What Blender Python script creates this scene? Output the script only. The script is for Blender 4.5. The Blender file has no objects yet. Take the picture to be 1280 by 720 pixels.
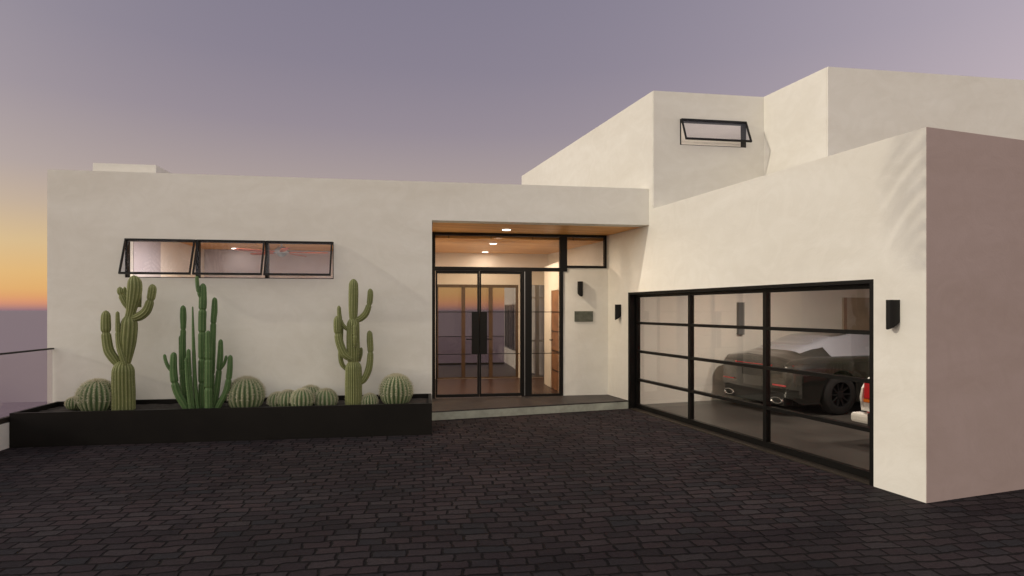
import bpy, bmesh, math, random
from mathutils import Vector, Matrix
random.seed(7)
R = math.radians
scene = bpy.context.scene
COL = scene.collection
F = 732.0; HZ = 387.0; CX = 640.0; EYE = 1.8

# ------------------------------------------------------------------ frames
WV = Vector((.98885, .14892, 0)); NV = Vector((-.14892, .98885, 0)); OW = Vector((-6.826, 8.6, 0))
GV = Vector((-.3174, .9483, 0)); EV = Vector((.9483, .3174, 0)); OG = Vector((3.853, 5.445, 0))
def PW(u, v, z): return OW + WV*u + NV*v + Vector((0, 0, z))
def PG(s, e, z): return OG + GV*s + EV*e + Vector((0, 0, z))
def PI_(x, y, z): return Vector((x, y, z))
def spot(px, v):            # point of the front-wall frame met by a picture column at depth line v
    k = (px-CX)/F
    u = (k*(OW.y + NV.y*v) - OW.x - NV.x*v) / (WV.x - k*WV.y)
    return u
def s2l(c):
    return tuple(((x/255)/12.92 if x/255 <= .04045 else ((x/255+.055)/1.055)**2.4) for x in c)

# ------------------------------------------------------------------ object helpers
def tag(o, label=None, cat=None, group=None, kind=None):
    if label: o['label'] = label
    if cat: o['category'] = cat
    if group: o['group'] = group
    if kind: o['kind'] = kind
    return o
def empty(name, loc=(0, 0, 0), rz=0):
    o = bpy.data.objects.new(name, None); COL.objects.link(o)
    o.location = loc; o.rotation_euler = (0, 0, rz); o.empty_display_size = .2
    return o
def finish(bm, name, mat, parent=None, smooth=False, recalc=True, bevel=0, pw=None):
    if recalc: bmesh.ops.recalc_face_normals(bm, faces=bm.faces[:])
    me = bpy.data.meshes.new(name); bm.to_mesh(me); bm.free()
    o = bpy.data.objects.new(name, me); COL.objects.link(o)
    for m in (mat if isinstance(mat, (list, tuple)) else [mat]): me.materials.append(m)
    if smooth:
        for p in me.polygons: p.use_smooth = True
    if bevel:
        b = o.modifiers.new('bevel', 'BEVEL'); b.width = bevel; b.segments = 2; b.limit_method = 'ANGLE'
    if parent: 
        o.parent = parent
        if any(abs(a) > 1e-9 for a in parent.location) or parent.rotation_euler.z:
            if pw is not False:
                m = Matrix.Translation(parent.location) @ Matrix.Rotation(parent.rotation_euler.z, 4, 'Z')
                o.matrix_parent_inverse = m.inverted()
    return o
def box(bm, a, b, P=PI_, mi=0):
    x0, y0, z0 = a; x1, y1, z1 = b
    vs = [bm.verts.new(P(x, y, z)) for z in (z0, z1) for (x, y) in ((x0, y0), (x1, y0), (x1, y1), (x0, y1))]
    for f in ((0, 3, 2, 1), (4, 5, 6, 7), (0, 1, 5, 4), (1, 2, 6, 5), (2, 3, 7, 6), (3, 0, 4, 7)):
        bm.faces.new([vs[i] for i in f]).material_index = mi
def prism(bm, pts, z0, z1):
    lo = [bm.verts.new((p[0], p[1], z0)) for p in pts]; hi = [bm.verts.new((p[0], p[1], z1)) for p in pts]
    n = len(pts)
    bm.faces.new(lo[::-1]); bm.faces.new(hi)
    for i in range(n): bm.faces.new((lo[i], lo[(i+1) % n], hi[(i+1) % n], hi[i]))
def panel(bm, P, a0, a1, z0, z1, t0, t1, holes=(), swap=False):
    """wall in plane (a,z) of thickness t0..t1 with rectangular holes; swap: coordinates are (t,a)"""
    Q = (lambda a, t, z: P(t, a, z)) if swap else (lambda a, t, z: P(a, t, z))
    A = sorted({a0, a1} | {min(max(x, a0), a1) for h in holes for x in h[:2]})
    Z = sorted({z0, z1} | {min(max(x, z0), z1) for h in holes for x in h[2:]})
    def solid(i, j):
        if i < 0 or j < 0 or i >= len(A)-1 or j >= len(Z)-1: return False
        ca = (A[i]+A[i+1])/2; cz = (Z[j]+Z[j+1])/2
        return not any(h[0] < ca < h[1] and h[2] < cz < h[3] for h in holes)
    cache = {}
    def V(i, t, j):
        k = (i, t, j)
        if k not in cache: cache[k] = bm.verts.new(Q(A[i], t0 if t == 0 else t1, Z[j]))
        return cache[k]
    for i in range(len(A)-1):
        for j in range(len(Z)-1):
            if not solid(i, j): continue
            bm.faces.new((V(i, 0, j), V(i+1, 0, j), V(i+1, 0, j+1), V(i, 0, j+1)))
            bm.faces.new((V(i, 1, j), V(i, 1, j+1), V(i+1, 1, j+1), V(i+1, 1, j)))
            if not solid(i-1, j): bm.faces.new((V(i, 0, j), V(i, 0, j+1), V(i, 1, j+1), V(i, 1, j)))
            if not solid(i+1, j): bm.faces.new((V(i+1, 0, j), V(i+1, 1, j), V(i+1, 1, j+1), V(i+1, 0, j+1)))
            if not solid(i, j-1): bm.faces.new((V(i, 0, j), V(i, 1, j), V(i+1, 1, j), V(i+1, 0, j)))
            if not solid(i, j+1): bm.faces.new((V(i, 0, j+1), V(i+1, 0, j+1), V(i+1, 1, j+1), V(i, 1, j+1)))
def tube(bm, p0, p1, r, n=12, r1=None, mi=0):
    p0, p1 = Vector(p0), Vector(p1); d = (p1-p0).normalized()
    a = d.orthogonal().normalized(); b = d.cross(a); r1 = r if r1 is None else r1
    A = [bm.verts.new(p0+(a*math.cos(t)+b*math.sin(t))*r) for t in [2*math.pi*i/n for i in range(n)]]
    B = [bm.verts.new(p1+(a*math.cos(t)+b*math.sin(t))*r1) for t in [2*math.pi*i/n for i in range(n)]]
    bm.faces.new(A[::-1]).material_index = mi; bm.faces.new(B).material_index = mi
    for i in range(n):
        bm.faces.new((A[i], A[(i+1) % n], B[(i+1) % n], B[i])).material_index = mi

# ------------------------------------------------------------------ materials
def newmat(name):
    m = bpy.data.materials.new(name); m.use_nodes = True
    return m, m.node_tree, m.node_tree.nodes['Principled BSDF']
def N(t, kind, **kw):
    n = t.nodes.new(kind)
    for k, v in kw.items():
        if k in n.inputs: n.inputs[k].default_value = v
        else: setattr(n, k, v)
    return n
def plain(name, col, rough=.5, metal=0, spec=.5, coat=0, bump=0, bscale=60, emit=None, es=0, var=.0, vscale=3):
    m, t, p = newmat(name)
    p.inputs['Base Color'].default_value = (*col, 1); p.inputs['Roughness'].default_value = rough
    p.inputs['Metallic'].default_value = metal; p.inputs['Specular IOR Level'].default_value = spec
    p.inputs['Coat Weight'].default_value = coat
    if emit: p.inputs['Emission Color'].default_value = (*emit, 1); p.inputs['Emission Strength'].default_value = es
    tc = N(t, 'ShaderNodeTexCoord')
    if var:
        nz = N(t, 'ShaderNodeTexNoise', Scale=vscale, Detail=5.0); t.links.new(tc.outputs['Object'], nz.inputs['Vector'])
        mx = N(t, 'ShaderNodeMix', data_type='RGBA'); mr = N(t, 'ShaderNodeMapRange')
        mr.inputs[1].default_value = .35; mr.inputs[2].default_value = .65
        t.links.new(nz.outputs['Fac'], mr.inputs[0]); t.links.new(mr.outputs[0], mx.inputs[0])
        mx.inputs[6].default_value = (*[c*(1-var) for c in col], 1); mx.inputs[7].default_value = (*[min(1, c*(1+var)) for c in col], 1)
        t.links.new(mx.outputs[2], p.inputs['Base Color'])
    if bump:
        nz = N(t, 'ShaderNodeTexNoise', Scale=bscale, Detail=4.0); t.links.new(tc.outputs['Object'], nz.inputs['Vector'])
        b = N(t, 'ShaderNodeBump', Strength=bump, Distance=.01); t.links.new(nz.outputs['Fac'], b.inputs['Height'])
        t.links.new(b.outputs[0], p.inputs['Normal'])
    return m
def stucco(name, col, amp=.05):
    m, t, p = newmat(name)
    tc = N(t, 'ShaderNodeTexCoord')
    mp = N(t, 'ShaderNodeMapping'); mp.inputs['Scale'].default_value = (.55, .55, 1.5)
    t.links.new(tc.outputs['Object'], mp.inputs[0])
    n1 = N(t, 'ShaderNodeTexNoise', Scale=.9, Detail=7.0, Roughness=.62, Distortion=.6); t.links.new(mp.outputs[0], n1.inputs['Vector'])
    mr = N(t, 'ShaderNodeMapRange'); mr.inputs[1].default_value = .3; mr.inputs[2].default_value = .7
    t.links.new(n1.outputs['Fac'], mr.inputs[0])
    mx = N(t, 'ShaderNodeMix', data_type='RGBA'); t.links.new(mr.outputs[0], mx.inputs[0])
    mx.inputs[6].default_value = (*[c*(1-amp*1.3)*k for c, k in zip(col, (1, .985, .96))], 1)
    mx.inputs[7].default_value = (*[min(1, c*(1+amp*.7)) for c in col], 1)
    # faint trowel arcs
    n2 = N(t, 'ShaderNodeTexNoise', Scale=2.6, Detail=3.0, Distortion=2.2); t.links.new(tc.outputs['Object'], n2.inputs['Vector'])
    m2 = N(t, 'ShaderNodeMix', data_type='RGBA', blend_type='MULTIPLY'); m2.inputs[0].default_value = .35
    cr = N(t, 'ShaderNodeValToRGB'); cr.color_ramp.elements[0].position = .42; cr.color_ramp.elements[1].position = .6
    cr.color_ramp.elements[0].color = (.93, .925, .91, 1); cr.color_ramp.elements[1].color = (1, 1, 1, 1)
    t.links.new(n2.outputs['Fac'], cr.inputs[0]); t.links.new(mx.outputs[2], m2.inputs[6]); t.links.new(cr.outputs[0], m2.inputs[7])
    t.links.new(m2.outputs[2], p.inputs['Base Color'])
    p.inputs['Roughness'].default_value = .9; p.inputs['Specular IOR Level'].default_value = .2
    n3 = N(t, 'ShaderNodeTexNoise', Scale=45.0, Detail=5.0, Roughness=.6); t.links.new(tc.outputs['Object'], n3.inputs['Vector'])
    b1 = N(t, 'ShaderNodeBump', Strength=.12, Distance=.01); t.links.new(n3.outputs['Fac'], b1.inputs['Height'])
    b2 = N(t, 'ShaderNodeBump', Strength=.12, Distance=.03); t.links.new(n2.outputs['Fac'], b2.inputs['Height']); t.links.new(b1.outputs[0], b2.inputs['Normal'])
    t.links.new(b2.outputs[0], p.inputs['Normal'])
    return m
def glass(name, tint=(.9, .9, .92), base=.05, rough=0.0, power=5.0, top=1.0):
    m = bpy.data.materials.new(name); m.use_nodes = True; t = m.node_tree; t.nodes.clear()
    out = N(t, 'ShaderNodeOutputMaterial'); mix = N(t, 'ShaderNodeMixShader')
    tr = N(t, 'ShaderNodeBsdfTransparent'); tr.inputs[0].default_value = (*tint, 1)
    gl = N(t, 'ShaderNodeBsdfGlossy'); gl.inputs['Roughness'].default_value = rough; gl.inputs[0].default_value = (.95, .95, .95, 1)
    lw = N(t, 'ShaderNodeLayerWeight'); pw = N(t, 'ShaderNodeMath', operation='POWER'); pw.inputs[1].default_value = power
    t.links.new(lw.outputs['Facing'], pw.inputs[0])
    mr = N(t, 'ShaderNodeMapRange'); mr.inputs[3].default_value = base; mr.inputs[4].default_value = top
    t.links.new(pw.outputs[0], mr.inputs[0]); t.links.new(mr.outputs[0], mix.inputs[0])
    t.links.new(tr.outputs[0], mix.inputs[1]); t.links.new(gl.outputs[0], mix.inputs[2]); t.links.new(mix.outputs[0], out.inputs[0])
    return m
def wood(name, c1, c2, axis=WV, board=.14, rough=.45):
    m, t, p = newmat(name)
    tc = N(t, 'ShaderNodeTexCoord'); mp = N(t, 'ShaderNodeMapping')
    mp.inputs['Rotation'].default_value = (0, 0, -math.atan2(axis.y, axis.x))
    t.links.new(tc.outputs['Object'], mp.inputs[0])
    sep = N(t, 'ShaderNodeSeparateXYZ'); t.links.new(mp.outputs[0], sep.inputs[0])
    st = N(t, 'ShaderNodeMapping'); st.inputs['Scale'].default_value = (.7, 9, 9); t.links.new(mp.outputs[0], st.inputs[0])
    n1 = N(t, 'ShaderNodeTexNoise', Scale=1.6, Detail=6.0, Roughness=.65, Distortion=.7); t.links.new(st.outputs[0], n1.inputs['Vector'])
    dv = N(t, 'ShaderNodeMath', operation='DIVIDE'); dv.inputs[1].default_value = board; t.links.new(sep.outputs[1], dv.inputs[0])
    fl = N(t, 'ShaderNodeMath', operation='FLOOR'); t.links.new(dv.outputs[0], fl.inputs[0])
    wn = N(t, 'ShaderNodeTexWhiteNoise', noise_dimensions='1D'); t.links.new(fl.outputs[0], wn.inputs['W'])
    ad = N(t, 'ShaderNodeMath', operation='MULTIPLY_ADD'); ad.inputs[1].default_value = .35; t.links.new(wn.outputs[0], ad.inputs[0]); t.links.new(n1.outputs['Fac'], ad.inputs[2])
    mr = N(t, 'ShaderNodeMapRange'); mr.inputs[1].default_value = .35; mr.inputs[2].default_value = 1.0; t.links.new(ad.outputs[0], mr.inputs[0])
    mx = N(t, 'ShaderNodeMix', data_type='RGBA'); t.links.new(mr.outputs[0], mx.inputs[0])
    mx.inputs[6].default_value = (*c1, 1); mx.inputs[7].default_value = (*c2, 1)
    fr = N(t, 'ShaderNodeMath', operation='FRACT'); t.links.new(dv.outputs[0], fr.inputs[0])
    gt = N(t, 'ShaderNodeMath', operation='GREATER_THAN'); gt.inputs[1].default_value = .035; t.links.new(fr.outputs[0], gt.inputs[0])
    sc = N(t, 'ShaderNodeMapRange'); sc.inputs[3].default_value = .55; t.links.new(gt.outputs[0], sc.inputs[0])
    m2 = N(t, 'ShaderNodeMix', data_type='RGBA', blend_type='MULTIPLY'); m2.inputs[0].default_value = 1
    t.links.new(mx.outputs[2], m2.inputs[6]); t.links.new(sc.outputs[0], m2.inputs[7]); t.links.new(m2.outputs[2], p.inputs['Base Color'])
    p.inputs['Roughness'].default_value = rough
    return m

M = {}
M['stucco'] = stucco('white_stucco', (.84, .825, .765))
M['shaded_stucco'] = stucco('shaded_stucco', (.50, .395, .37))  # end wall stucco darkened and reddened, shade put into its colour
M['paint'] = plain('interior_paint', (.80, .75, .68), .85, spec=.2, var=.02)
M['grey_paint'] = plain('mauve_paint', (.48, .45, .48), .85, spec=.2, var=.03)
M['black'] = plain('black_metal', (.005, .0045, .004), .45, spec=.25, bump=.05, bscale=200)
M['planter'] = plain('planter_steel', (.006, .005, .004), .5, spec=.22, bump=.08, bscale=40, var=.25, vscale=2)
M['bronze'] = plain('bronze_metal', (.035, .028, .022), .45, spec=.4)
M['glass'] = glass('window_glass', (.90, .90, .92), .06)
M['blueglass'] = glass('sash_glass', (.90, .90, .94), .025)
M['doorglass'] = glass('door_glass', (.85, .83, .83), .022)
M['leafglass'] = glass('leaf_glass', (.77, .74, .70), .02)
M['garageglass'] = glass('garage_glass', (.93, .92, .90), .035, 0.0, 4.5)
M['railglass'] = glass('rail_glass', (.93, .90, .92), .09)
M['wood_ceiling'] = wood('cedar_ceiling', (.66, .29, .065), (.95, .54, .18), EV)
M['wood_floor'] = wood('wood_floor', (.045, .022, .015), (.085, .042, .029), WV, .18, .35)
M['wood_door'] = plain('oak_door', (.26, .125, .06), .5, var=.2, vscale=5)
M['wood_frame'] = plain('oak_frame', (.095, .058, .034), .5, var=.15, vscale=5)
M['tan'] = plain('tan_door', (.42, .33, .25), .6, var=.1)
M['concrete'] = plain('step_concrete', (.35, .36, .30), .85, var=.12, vscale=9, bump=.4, bscale=60)
M['tile'] = plain('dark_tile', (.036, .030, .028), .55, var=.2, vscale=6, bump=.1, bscale=50)
M['garagefloor'] = plain('garage_floor', (.055, .048, .043), .32, var=.25, vscale=1.2)
M['roof'] = plain('roof_gravel', (.35, .33, .30), .95, var=.2, vscale=20)
M['plaque'] = plain('green_stone', (.10, .105, .08), .5, var=.25, vscale=12)
M['lampglow'] = plain('lamp_lens', (1, .95, .88), .5, emit=(1, .90, .76), es=6.0)
M['white'] = plain('white_trim', (.80, .79, .76), .5)
M['steel'] = plain('brushed_steel', (.45, .46, .47), .3, metal=.9)
M['soil'] = plain('planter_soil', (.030, .024, .020), .95, bump=.8, bscale=30, var=.4, vscale=25)
M['rosewood'] = plain('rosewood_blade', (.48, .13, .08), .45, var=.2, vscale=8)
M['silver'] = plain('fan_metal', (.30, .33, .35), .35, metal=.5)
M['bark'] = plain('palm_bark', (.20, .15, .10), .9, bump=.8, bscale=25, var=.3, vscale=12)
M['frond'] = plain('palm_leaf', (.055, .085, .025), .5, var=.3, vscale=4)

def cactus_mat(name, base, crest, w=.5):
    m, t, p = newmat(name)
    at = N(t, 'ShaderNodeAttribute', attribute_name='rib'); tc = N(t, 'ShaderNodeTexCoord')
    nz = N(t, 'ShaderNodeTexNoise', Scale=9.0, Detail=6.0); t.links.new(tc.outputs['Object'], nz.inputs['Vector'])
    mx0 = N(t, 'ShaderNodeMix', data_type='RGBA'); t.links.new(nz.outputs['Fac'], mx0.inputs[0])
    mx0.inputs[6].default_value = (*[c*.65 for c in base], 1); mx0.inputs[7].default_value = (base[0]*1.45, base[1]*1.3, base[2]*1.25, 1)
    nf = N(t, 'ShaderNodeTexNoise', Scale=90.0, Detail=2.0); t.links.new(tc.outputs['Object'], nf.inputs['Vector'])
    pw = N(t, 'ShaderNodeMath', operation='POWER'); pw.inputs[1].default_value = 3.0; t.links.new(at.outputs['Fac'], pw.inputs[0])
    ml = N(t, 'ShaderNodeMath', operation='MULTIPLY'); t.links.new(pw.outputs[0], ml.inputs[0]); t.links.new(nf.outputs['Fac'], ml.inputs[1])
    m3 = N(t, 'ShaderNodeMath', operation='MULTIPLY', use_clamp=True); m3.inputs[1].default_value = w*2; t.links.new(ml.outputs[0], m3.inputs[0])
    mx = N(t, 'ShaderNodeMix', data_type='RGBA'); t.links.new(m3.outputs[0], mx.inputs[0]); t.links.new(mx0.outputs[2], mx.inputs[6]); mx.inputs[7].default_value = (*crest, 1)
    t.links.new(mx.outputs[2], p.inputs['Base Color']); p.inputs['Roughness'].default_value = .6; p.inputs['Specular IOR Level'].default_value = .25
    b = N(t, 'ShaderNodeBump', Strength=.35, Distance=.01); t.links.new(nf.outputs['Fac'], b.inputs['Height']); t.links.new(b.outputs[0], p.inputs['Normal'])
    return m
M['saguaro'] = cactus_mat('saguaro_skin', (.150, .185, .065), (.40, .40, .20), .5)
M['columnar'] = cactus_mat('columnar_skin', (.070, .150, .052), (.22, .28, .13), .35)
M['barrel'] = cactus_mat('barrel_skin', (.085, .150, .060), (.42, .42, .27), .8)
M['spine'] = plain('cactus_spine', (.62, .58, .43), .6)

def brick_mat():
    m, t, p = newmat('cobble_pavers')
    tc = N(t, 'ShaderNodeTexCoord'); mp = N(t, 'ShaderNodeMapping'); mp.inputs['Rotation'].default_value = (0, 0, -math.atan2(WV.y, WV.x))
    t.links.new(tc.outputs['Object'], mp.inputs[0])
    nz = N(t, 'ShaderNodeTexNoise', Scale=8.0, Detail=3.0); t.links.new(mp.outputs[0], nz.inputs['Vector'])
    sb = N(t, 'ShaderNodeVectorMath', operation='SUBTRACT'); sb.inputs[1].default_value = (.5, .5, .5); t.links.new(nz.outputs['Color'], sb.inputs[0])
    sc = N(t, 'ShaderNodeVectorMath', operation='SCALE'); sc.inputs['Scale'].default_value = .060; t.links.new(sb.outputs[0], sc.inputs[0])
    nzb = N(t, 'ShaderNodeTexNoise', Scale=.5, Detail=1.0); t.links.new(mp.outputs[0], nzb.inputs['Vector'])
    sb2 = N(t, 'ShaderNodeVectorMath', operation='SUBTRACT'); sb2.inputs[1].default_value = (.5, .5, .5); t.links.new(nzb.outputs['Color'], sb2.inputs[0])
    sc2 = N(t, 'ShaderNodeVectorMath', operation='SCALE'); sc2.inputs['Scale'].default_value = .12; t.links.new(sb2.outputs[0], sc2.inputs[0])
    a1 = N(t, 'ShaderNodeVectorMath'); t.links.new(mp.outputs[0], a1.inputs[0]); t.links.new(sc.outputs[0], a1.inputs[1])
    a2 = N(t, 'ShaderNodeVectorMath'); t.links.new(a1.outputs[0], a2.inputs[0]); t.links.new(sc2.outputs[0], a2.inputs[1])
    br = N(t, 'ShaderNodeTexBrick', offset=.5, offset_frequency=2, squash=1.25, squash_frequency=3)
    br.inputs['Scale'].default_value = 1.0; br.inputs['Brick Width'].default_value = .205; br.inputs['Row Height'].default_value = .120
    br.inputs['Mortar Size'].default_value = .015; br.inputs['Mortar Smooth'].default_value = .75; br.inputs['Bias'].default_value = 0
    br.inputs['Color1'].default_value = (0, 0, 0, 1); br.inputs['Color2'].default_value = (1, 1, 1, 1); br.inputs['Mortar'].default_value = (.5, .5, .5, 1)
    t.links.new(a2.outputs[0], br.inputs['Vector'])
    cr = N(t, 'ShaderNodeValToRGB'); e = cr.color_ramp.elements
    e[0].position = 0; e[0].color = (.021, .017, .019, 1); e[1].position = 1; e[1].color = (.038, .032, .034, 1)
    for pos, c in ((.25, (.026, .019, .022)), (.45, (.036, .025, .027)), (.6, (.022, .021, .024)), (.8, (.038, .027, .029))):
        x = e.new(pos); x.color = (*c, 1)
    t.links.new(br.outputs['Color'], cr.inputs[0])
    nb = N(t, 'ShaderNodeTexNoise', Scale=.45, Detail=4.0); t.links.new(mp.outputs[0], nb.inputs['Vector'])
    mrb = N(t, 'ShaderNodeMapRange'); mrb.inputs[1].default_value = .3; mrb.inputs[2].default_value = .7; mrb.inputs[3].default_value = .7; mrb.inputs[4].default_value = 1.2
    t.links.new(nb.outputs['Fac'], mrb.inputs[0])
    nf = N(t, 'ShaderNodeTexNoise', Scale=38.0, Detail=6.0, Roughness=.7); t.links.new(mp.outputs[0], nf.inputs['Vector'])
    mrf = N(t, 'ShaderNodeMapRange'); mrf.inputs[1].default_value = .3; mrf.inputs[2].default_value = .7; mrf.inputs[3].default_value = .65; mrf.inputs[4].default_value = 1.35
    t.links.new(nf.outputs['Fac'], mrf.inputs[0])
    mu = N(t, 'ShaderNodeMath', operation='MULTIPLY'); t.links.new(mrb.outputs[0], mu.inputs[0]); t.links.new(mrf.outputs[0], mu.inputs[1])
    m1 = N(t, 'ShaderNodeMix', data_type='RGBA', blend_type='MULTIPLY'); m1.inputs[0].default_value = 1
    t.links.new(cr.outputs[0], m1.inputs[6]); t.links.new(mu.outputs[0], m1.inputs[7])
    m2 = N(t, 'ShaderNodeMix', data_type='RGBA'); t.links.new(br.outputs['Fac'], m2.inputs[0]); t.links.new(m1.outputs[2], m2.inputs[6]); m2.inputs[7].default_value = (.007, .0055, .006, 1)
    t.links.new(m2.outputs[2], p.inputs['Base Color']); p.inputs['Roughness'].default_value = .8; p.inputs['Specular IOR Level'].default_value = .15
    inv = N(t, 'ShaderNodeMath', operation='SUBTRACT'); inv.inputs[0].default_value = 1; t.links.new(br.outputs['Fac'], inv.inputs[1])
    h = N(t, 'ShaderNodeMath', operation='MULTIPLY_ADD'); h.inputs[1].default_value = .25; t.links.new(nf.outputs['Fac'], h.inputs[0]); t.links.new(inv.outputs[0], h.inputs[2])
    b = N(t, 'ShaderNodeBump', Strength=1.0, Distance=.02); t.links.new(h.outputs[0], b.inputs['Height']); t.links.new(b.outputs[0], p.inputs['Normal'])
    return m
M['pavers'] = brick_mat()

# ------------------------------------------------------------------ ground, sea, slope
bm = bmesh.new()
prism(bm, [PW(-.01, -14, 0)[:2], PW(40, -14, 0)[:2], PW(40, 6, 0)[:2], PW(13.5, 6, 0)[:2], PW(13.5, 3, 0)[:2], PW(-.01, 3, 0)[:2]], -.4, 0)
tag(finish(bm, 'driveway', M['pavers']), kind='structure')
def sea_mat():
    m, t, p = newmat('sea_water')
    p.inputs['Base Color'].default_value = (.28, .225, .255, 1); p.inputs['Roughness'].default_value = .55; p.inputs['Specular IOR Level'].default_value = .12
    tc = N(t, 'ShaderNodeTexCoord'); n = N(t, 'ShaderNodeTexNoise', Scale=.08, Detail=6.0); t.links.new(tc.outputs['Object'], n.inputs['Vector'])
    b = N(t, 'ShaderNodeBump', Strength=.3, Distance=1.5); t.links.new(n.outputs['Fac'], b.inputs['Height']); t.links.new(b.outputs[0], p.inputs['Normal'])
    return m
M['sea'] = sea_mat()
bm = bmesh.new(); bmesh.ops.create_circle(bm, cap_ends=True, segments=96, radius=60000)
o = finish(bm, 'sea', M['sea']); o.location.z = -70; tag(o, kind='structure')
# rocky slope falling from the plot to the sea
bm = bmesh.new()
cx, cy = PW(9, -2, 0)[:2]; rows = []
from mathutils import noise as mn
base_pts = []
for i in range(96):
    a = 2*math.pi*i/96; d = Vector((math.cos(a), math.sin(a), 0))
    du, dv = d.dot(WV), d.dot(NV)
    t_ = min(((-9.15 if du < 0 else 31)/du) if abs(du) > 1e-6 else 1e9, ((-12.0 if dv < 0 else 10.45)/dv) if abs(dv) > 1e-6 else 1e9)
    base_pts.append((Vector((cx, cy, 0))+d*t_, d))
for k, (dist, drop) in enumerate(((-1.0, -.45), (0.05, -.5), (1.5, -2.2), (5, -7), (12, -16), (25, -30), (50, -50), (90, -75))):
    rows.append([bm.verts.new(b+d*(dist+(mn.noise(b*.3+d*k)*dist*.35)) + Vector((0, 0, drop+mn.noise(b*.4+Vector((0, 0, k)))*min(3, abs(dist)*.25)))) for b, d in base_pts])
for k in range(len(rows)-1):
    for i in range(96):
        bm.faces.new((rows[k][i], rows[k][(i+1) % 96], rows[k+1][(i+1) % 96], rows[k+1][i]))
bm.faces.new(rows[0])
tag(finish(bm, 'hillside', plain('dry_hillside', (.13, .105, .07), .95, var=.4, vscale=.5, bump=.8, bscale=2), smooth=True), kind='structure')

# ------------------------------------------------------------------ house
H = empty('house', PW(5, 2, 0))
tag(H, 'modern white stucco house with flat roofs, black framed windows and a glazed entrance', 'house')
H.rotation_euler.z = 0
def hp(name, bm, mat, parent=None, **k):
    return finish(bm, name, mat, parent or H, **k)
def sub(o, bm, name, mat, **k):     # child of a part that already has a parent inverse: share the house frame
    c = finish(bm, name, mat, None, **k); c.parent = o
    m = Matrix.Translation(H.location); c.matrix_parent_inverse = Matrix.Identity(4) if True else m
    return c
VD = 1.45          # door wall depth line
ZS = 3.24; ZR = 3.86; ZP = 3.5; ZU = 5.486; ZC = 3.155
# front wall with the ribbon window and the porch opening
bm = bmesh.new(); panel(bm, PW, 0, 9.30, 0, ZR, 0, .25, [(1.049, 4.067, 2.28, 2.865), (5.60, 9.31, -1, ZS)])
hp('front_wall', bm, M['stucco'])
# garage side wall rising into the upper storey
bm = bmesh.new(); panel(bm, PG, .003, 11.3, 0, ZU, 0, .2, [(.5435, 5.491, -1, 2.11), (-1, 4.67, ZP, 9)])
hp('side_wall', bm, M['stucco'])
# garage end wall
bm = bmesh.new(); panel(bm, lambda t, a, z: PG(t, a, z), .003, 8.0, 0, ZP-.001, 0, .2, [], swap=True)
tag(hp('end_wall', bm, M['shaded_stucco']), 'stucco wall at the right with shade painted into its rose taupe colour')
bm = bmesh.new(); panel(bm, PG, .2, 8.0, 0, 3.2, 5.75, 5.95, [], swap=True)
panel(bm, PG, .2, 5.75, 0, 3.2, 7.8, 8.0)
hp('garage_lining', bm, M['paint'])
bm = bmesh.new(); box(bm, (.2, .2, 2.85), (5.75, 7.8, 2.95), PG); hp('garage_ceiling', bm, M['paint'])
bm = bmesh.new(); box(bm, (.2, .2, 3.2), (6.2, 8.0, 3.3), PG); hp('garage_roof', bm, M['roof'])
bm = bmesh.new(); box(bm, (.2, .02, -.1), (5.75, 7.8, .012), PG); tag(finish(bm, 'garage_floor', M['garagefloor']), kind='structure')
# upper storey
U0, V0 = 9.288, -.1397
PA = PW(U0, V0, 0); PB = PA + WV*2.008; PC = PB - GV*1.338; PD = PC + WV*7.0
bm = bmesh.new(); panel(bm, lambda a, t, z: PA + WV*a + NV*t + Vector((0, 0, z)), 0, 2.008+.2, ZP-.1, ZU-.004, 0, .18, [(.47, 1.68, 4.59, 5.03)])
hp('upper_front_wall', bm, M['stucco'])
bm = bmesh.new(); panel(bm, lambda a, t, z: PB + GV*a + EV*t + Vector((0, 0, z)), -1.308, .02, ZP-.3, ZU, 0, .2)
hp('upper_return_wall', bm, M['stucco'])
bm = bmesh.new(); panel(bm, lambda a, t, z: PC + WV*a + NV*t + Vector((0, 0, z)), 0, 7.0, ZP-.3, ZU-.003, 0, .2)
hp('upper_end_wall', bm, M['stucco'])
bm = bmesh.new()
panel(bm, lambda a, t, z: PC + WV*(6.8+t) + NV*a + Vector((0, 0, z)), .24, 7.2, 3.0, ZU, 0, .2)
pe = PG(11.3, .2, 0); panel(bm, lambda a, t, z: pe + WV*a + NV*t + Vector((0, 0, z)), 0, 6.8, 3.0, ZU, -.2, 0)
hp('upper_rear_wall', bm, M['stucco'])
bm = bmesh.new(); prism(bm, [(PC+WV*.3+NV*.25)[:2], (PD+NV*.25)[:2], (PD+NV*7)[:2], PG(11.2, .1, 0)[:2], (PA+NV*.1+EV*.05)[:2], (PB+NV*.1)[:2]], 5.31, 5.40)
hp('upper_roof', bm, M['roof'])
bm = bmesh.new(); prism(bm, [(PC+WV*.3+NV*.25)[:2], (PD+NV*.25)[:2], (PD+NV*7)[:2], PG(11.2, .1, 0)[:2], (PA+NV*.1+EV*.05)[:2], (PB+NV*.1)[:2]], 5.252, 5.308)
hp('ceiling', bm, M['paint'])
bm = bmesh.new(); prism(bm, [(PC+WV*.3+NV*.25)[:2], (PD+NV*.25)[:2], (PD+NV*7)[:2], PG(11.2, .1, 0)[:2], (PA+NV*.1+EV*.05)[:2], (PB+NV*.1)[:2]], 3.30, 3.40)
hp('upper_floor', bm, M['paint'])
bm = bmesh.new(); panel(bm, lambda a, t, z: PA + NV*2.6 + WV*a + NV*t + Vector((0, 0, z)), -.3, 4.4, 3.4, 5.25, 0, .1)
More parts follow.
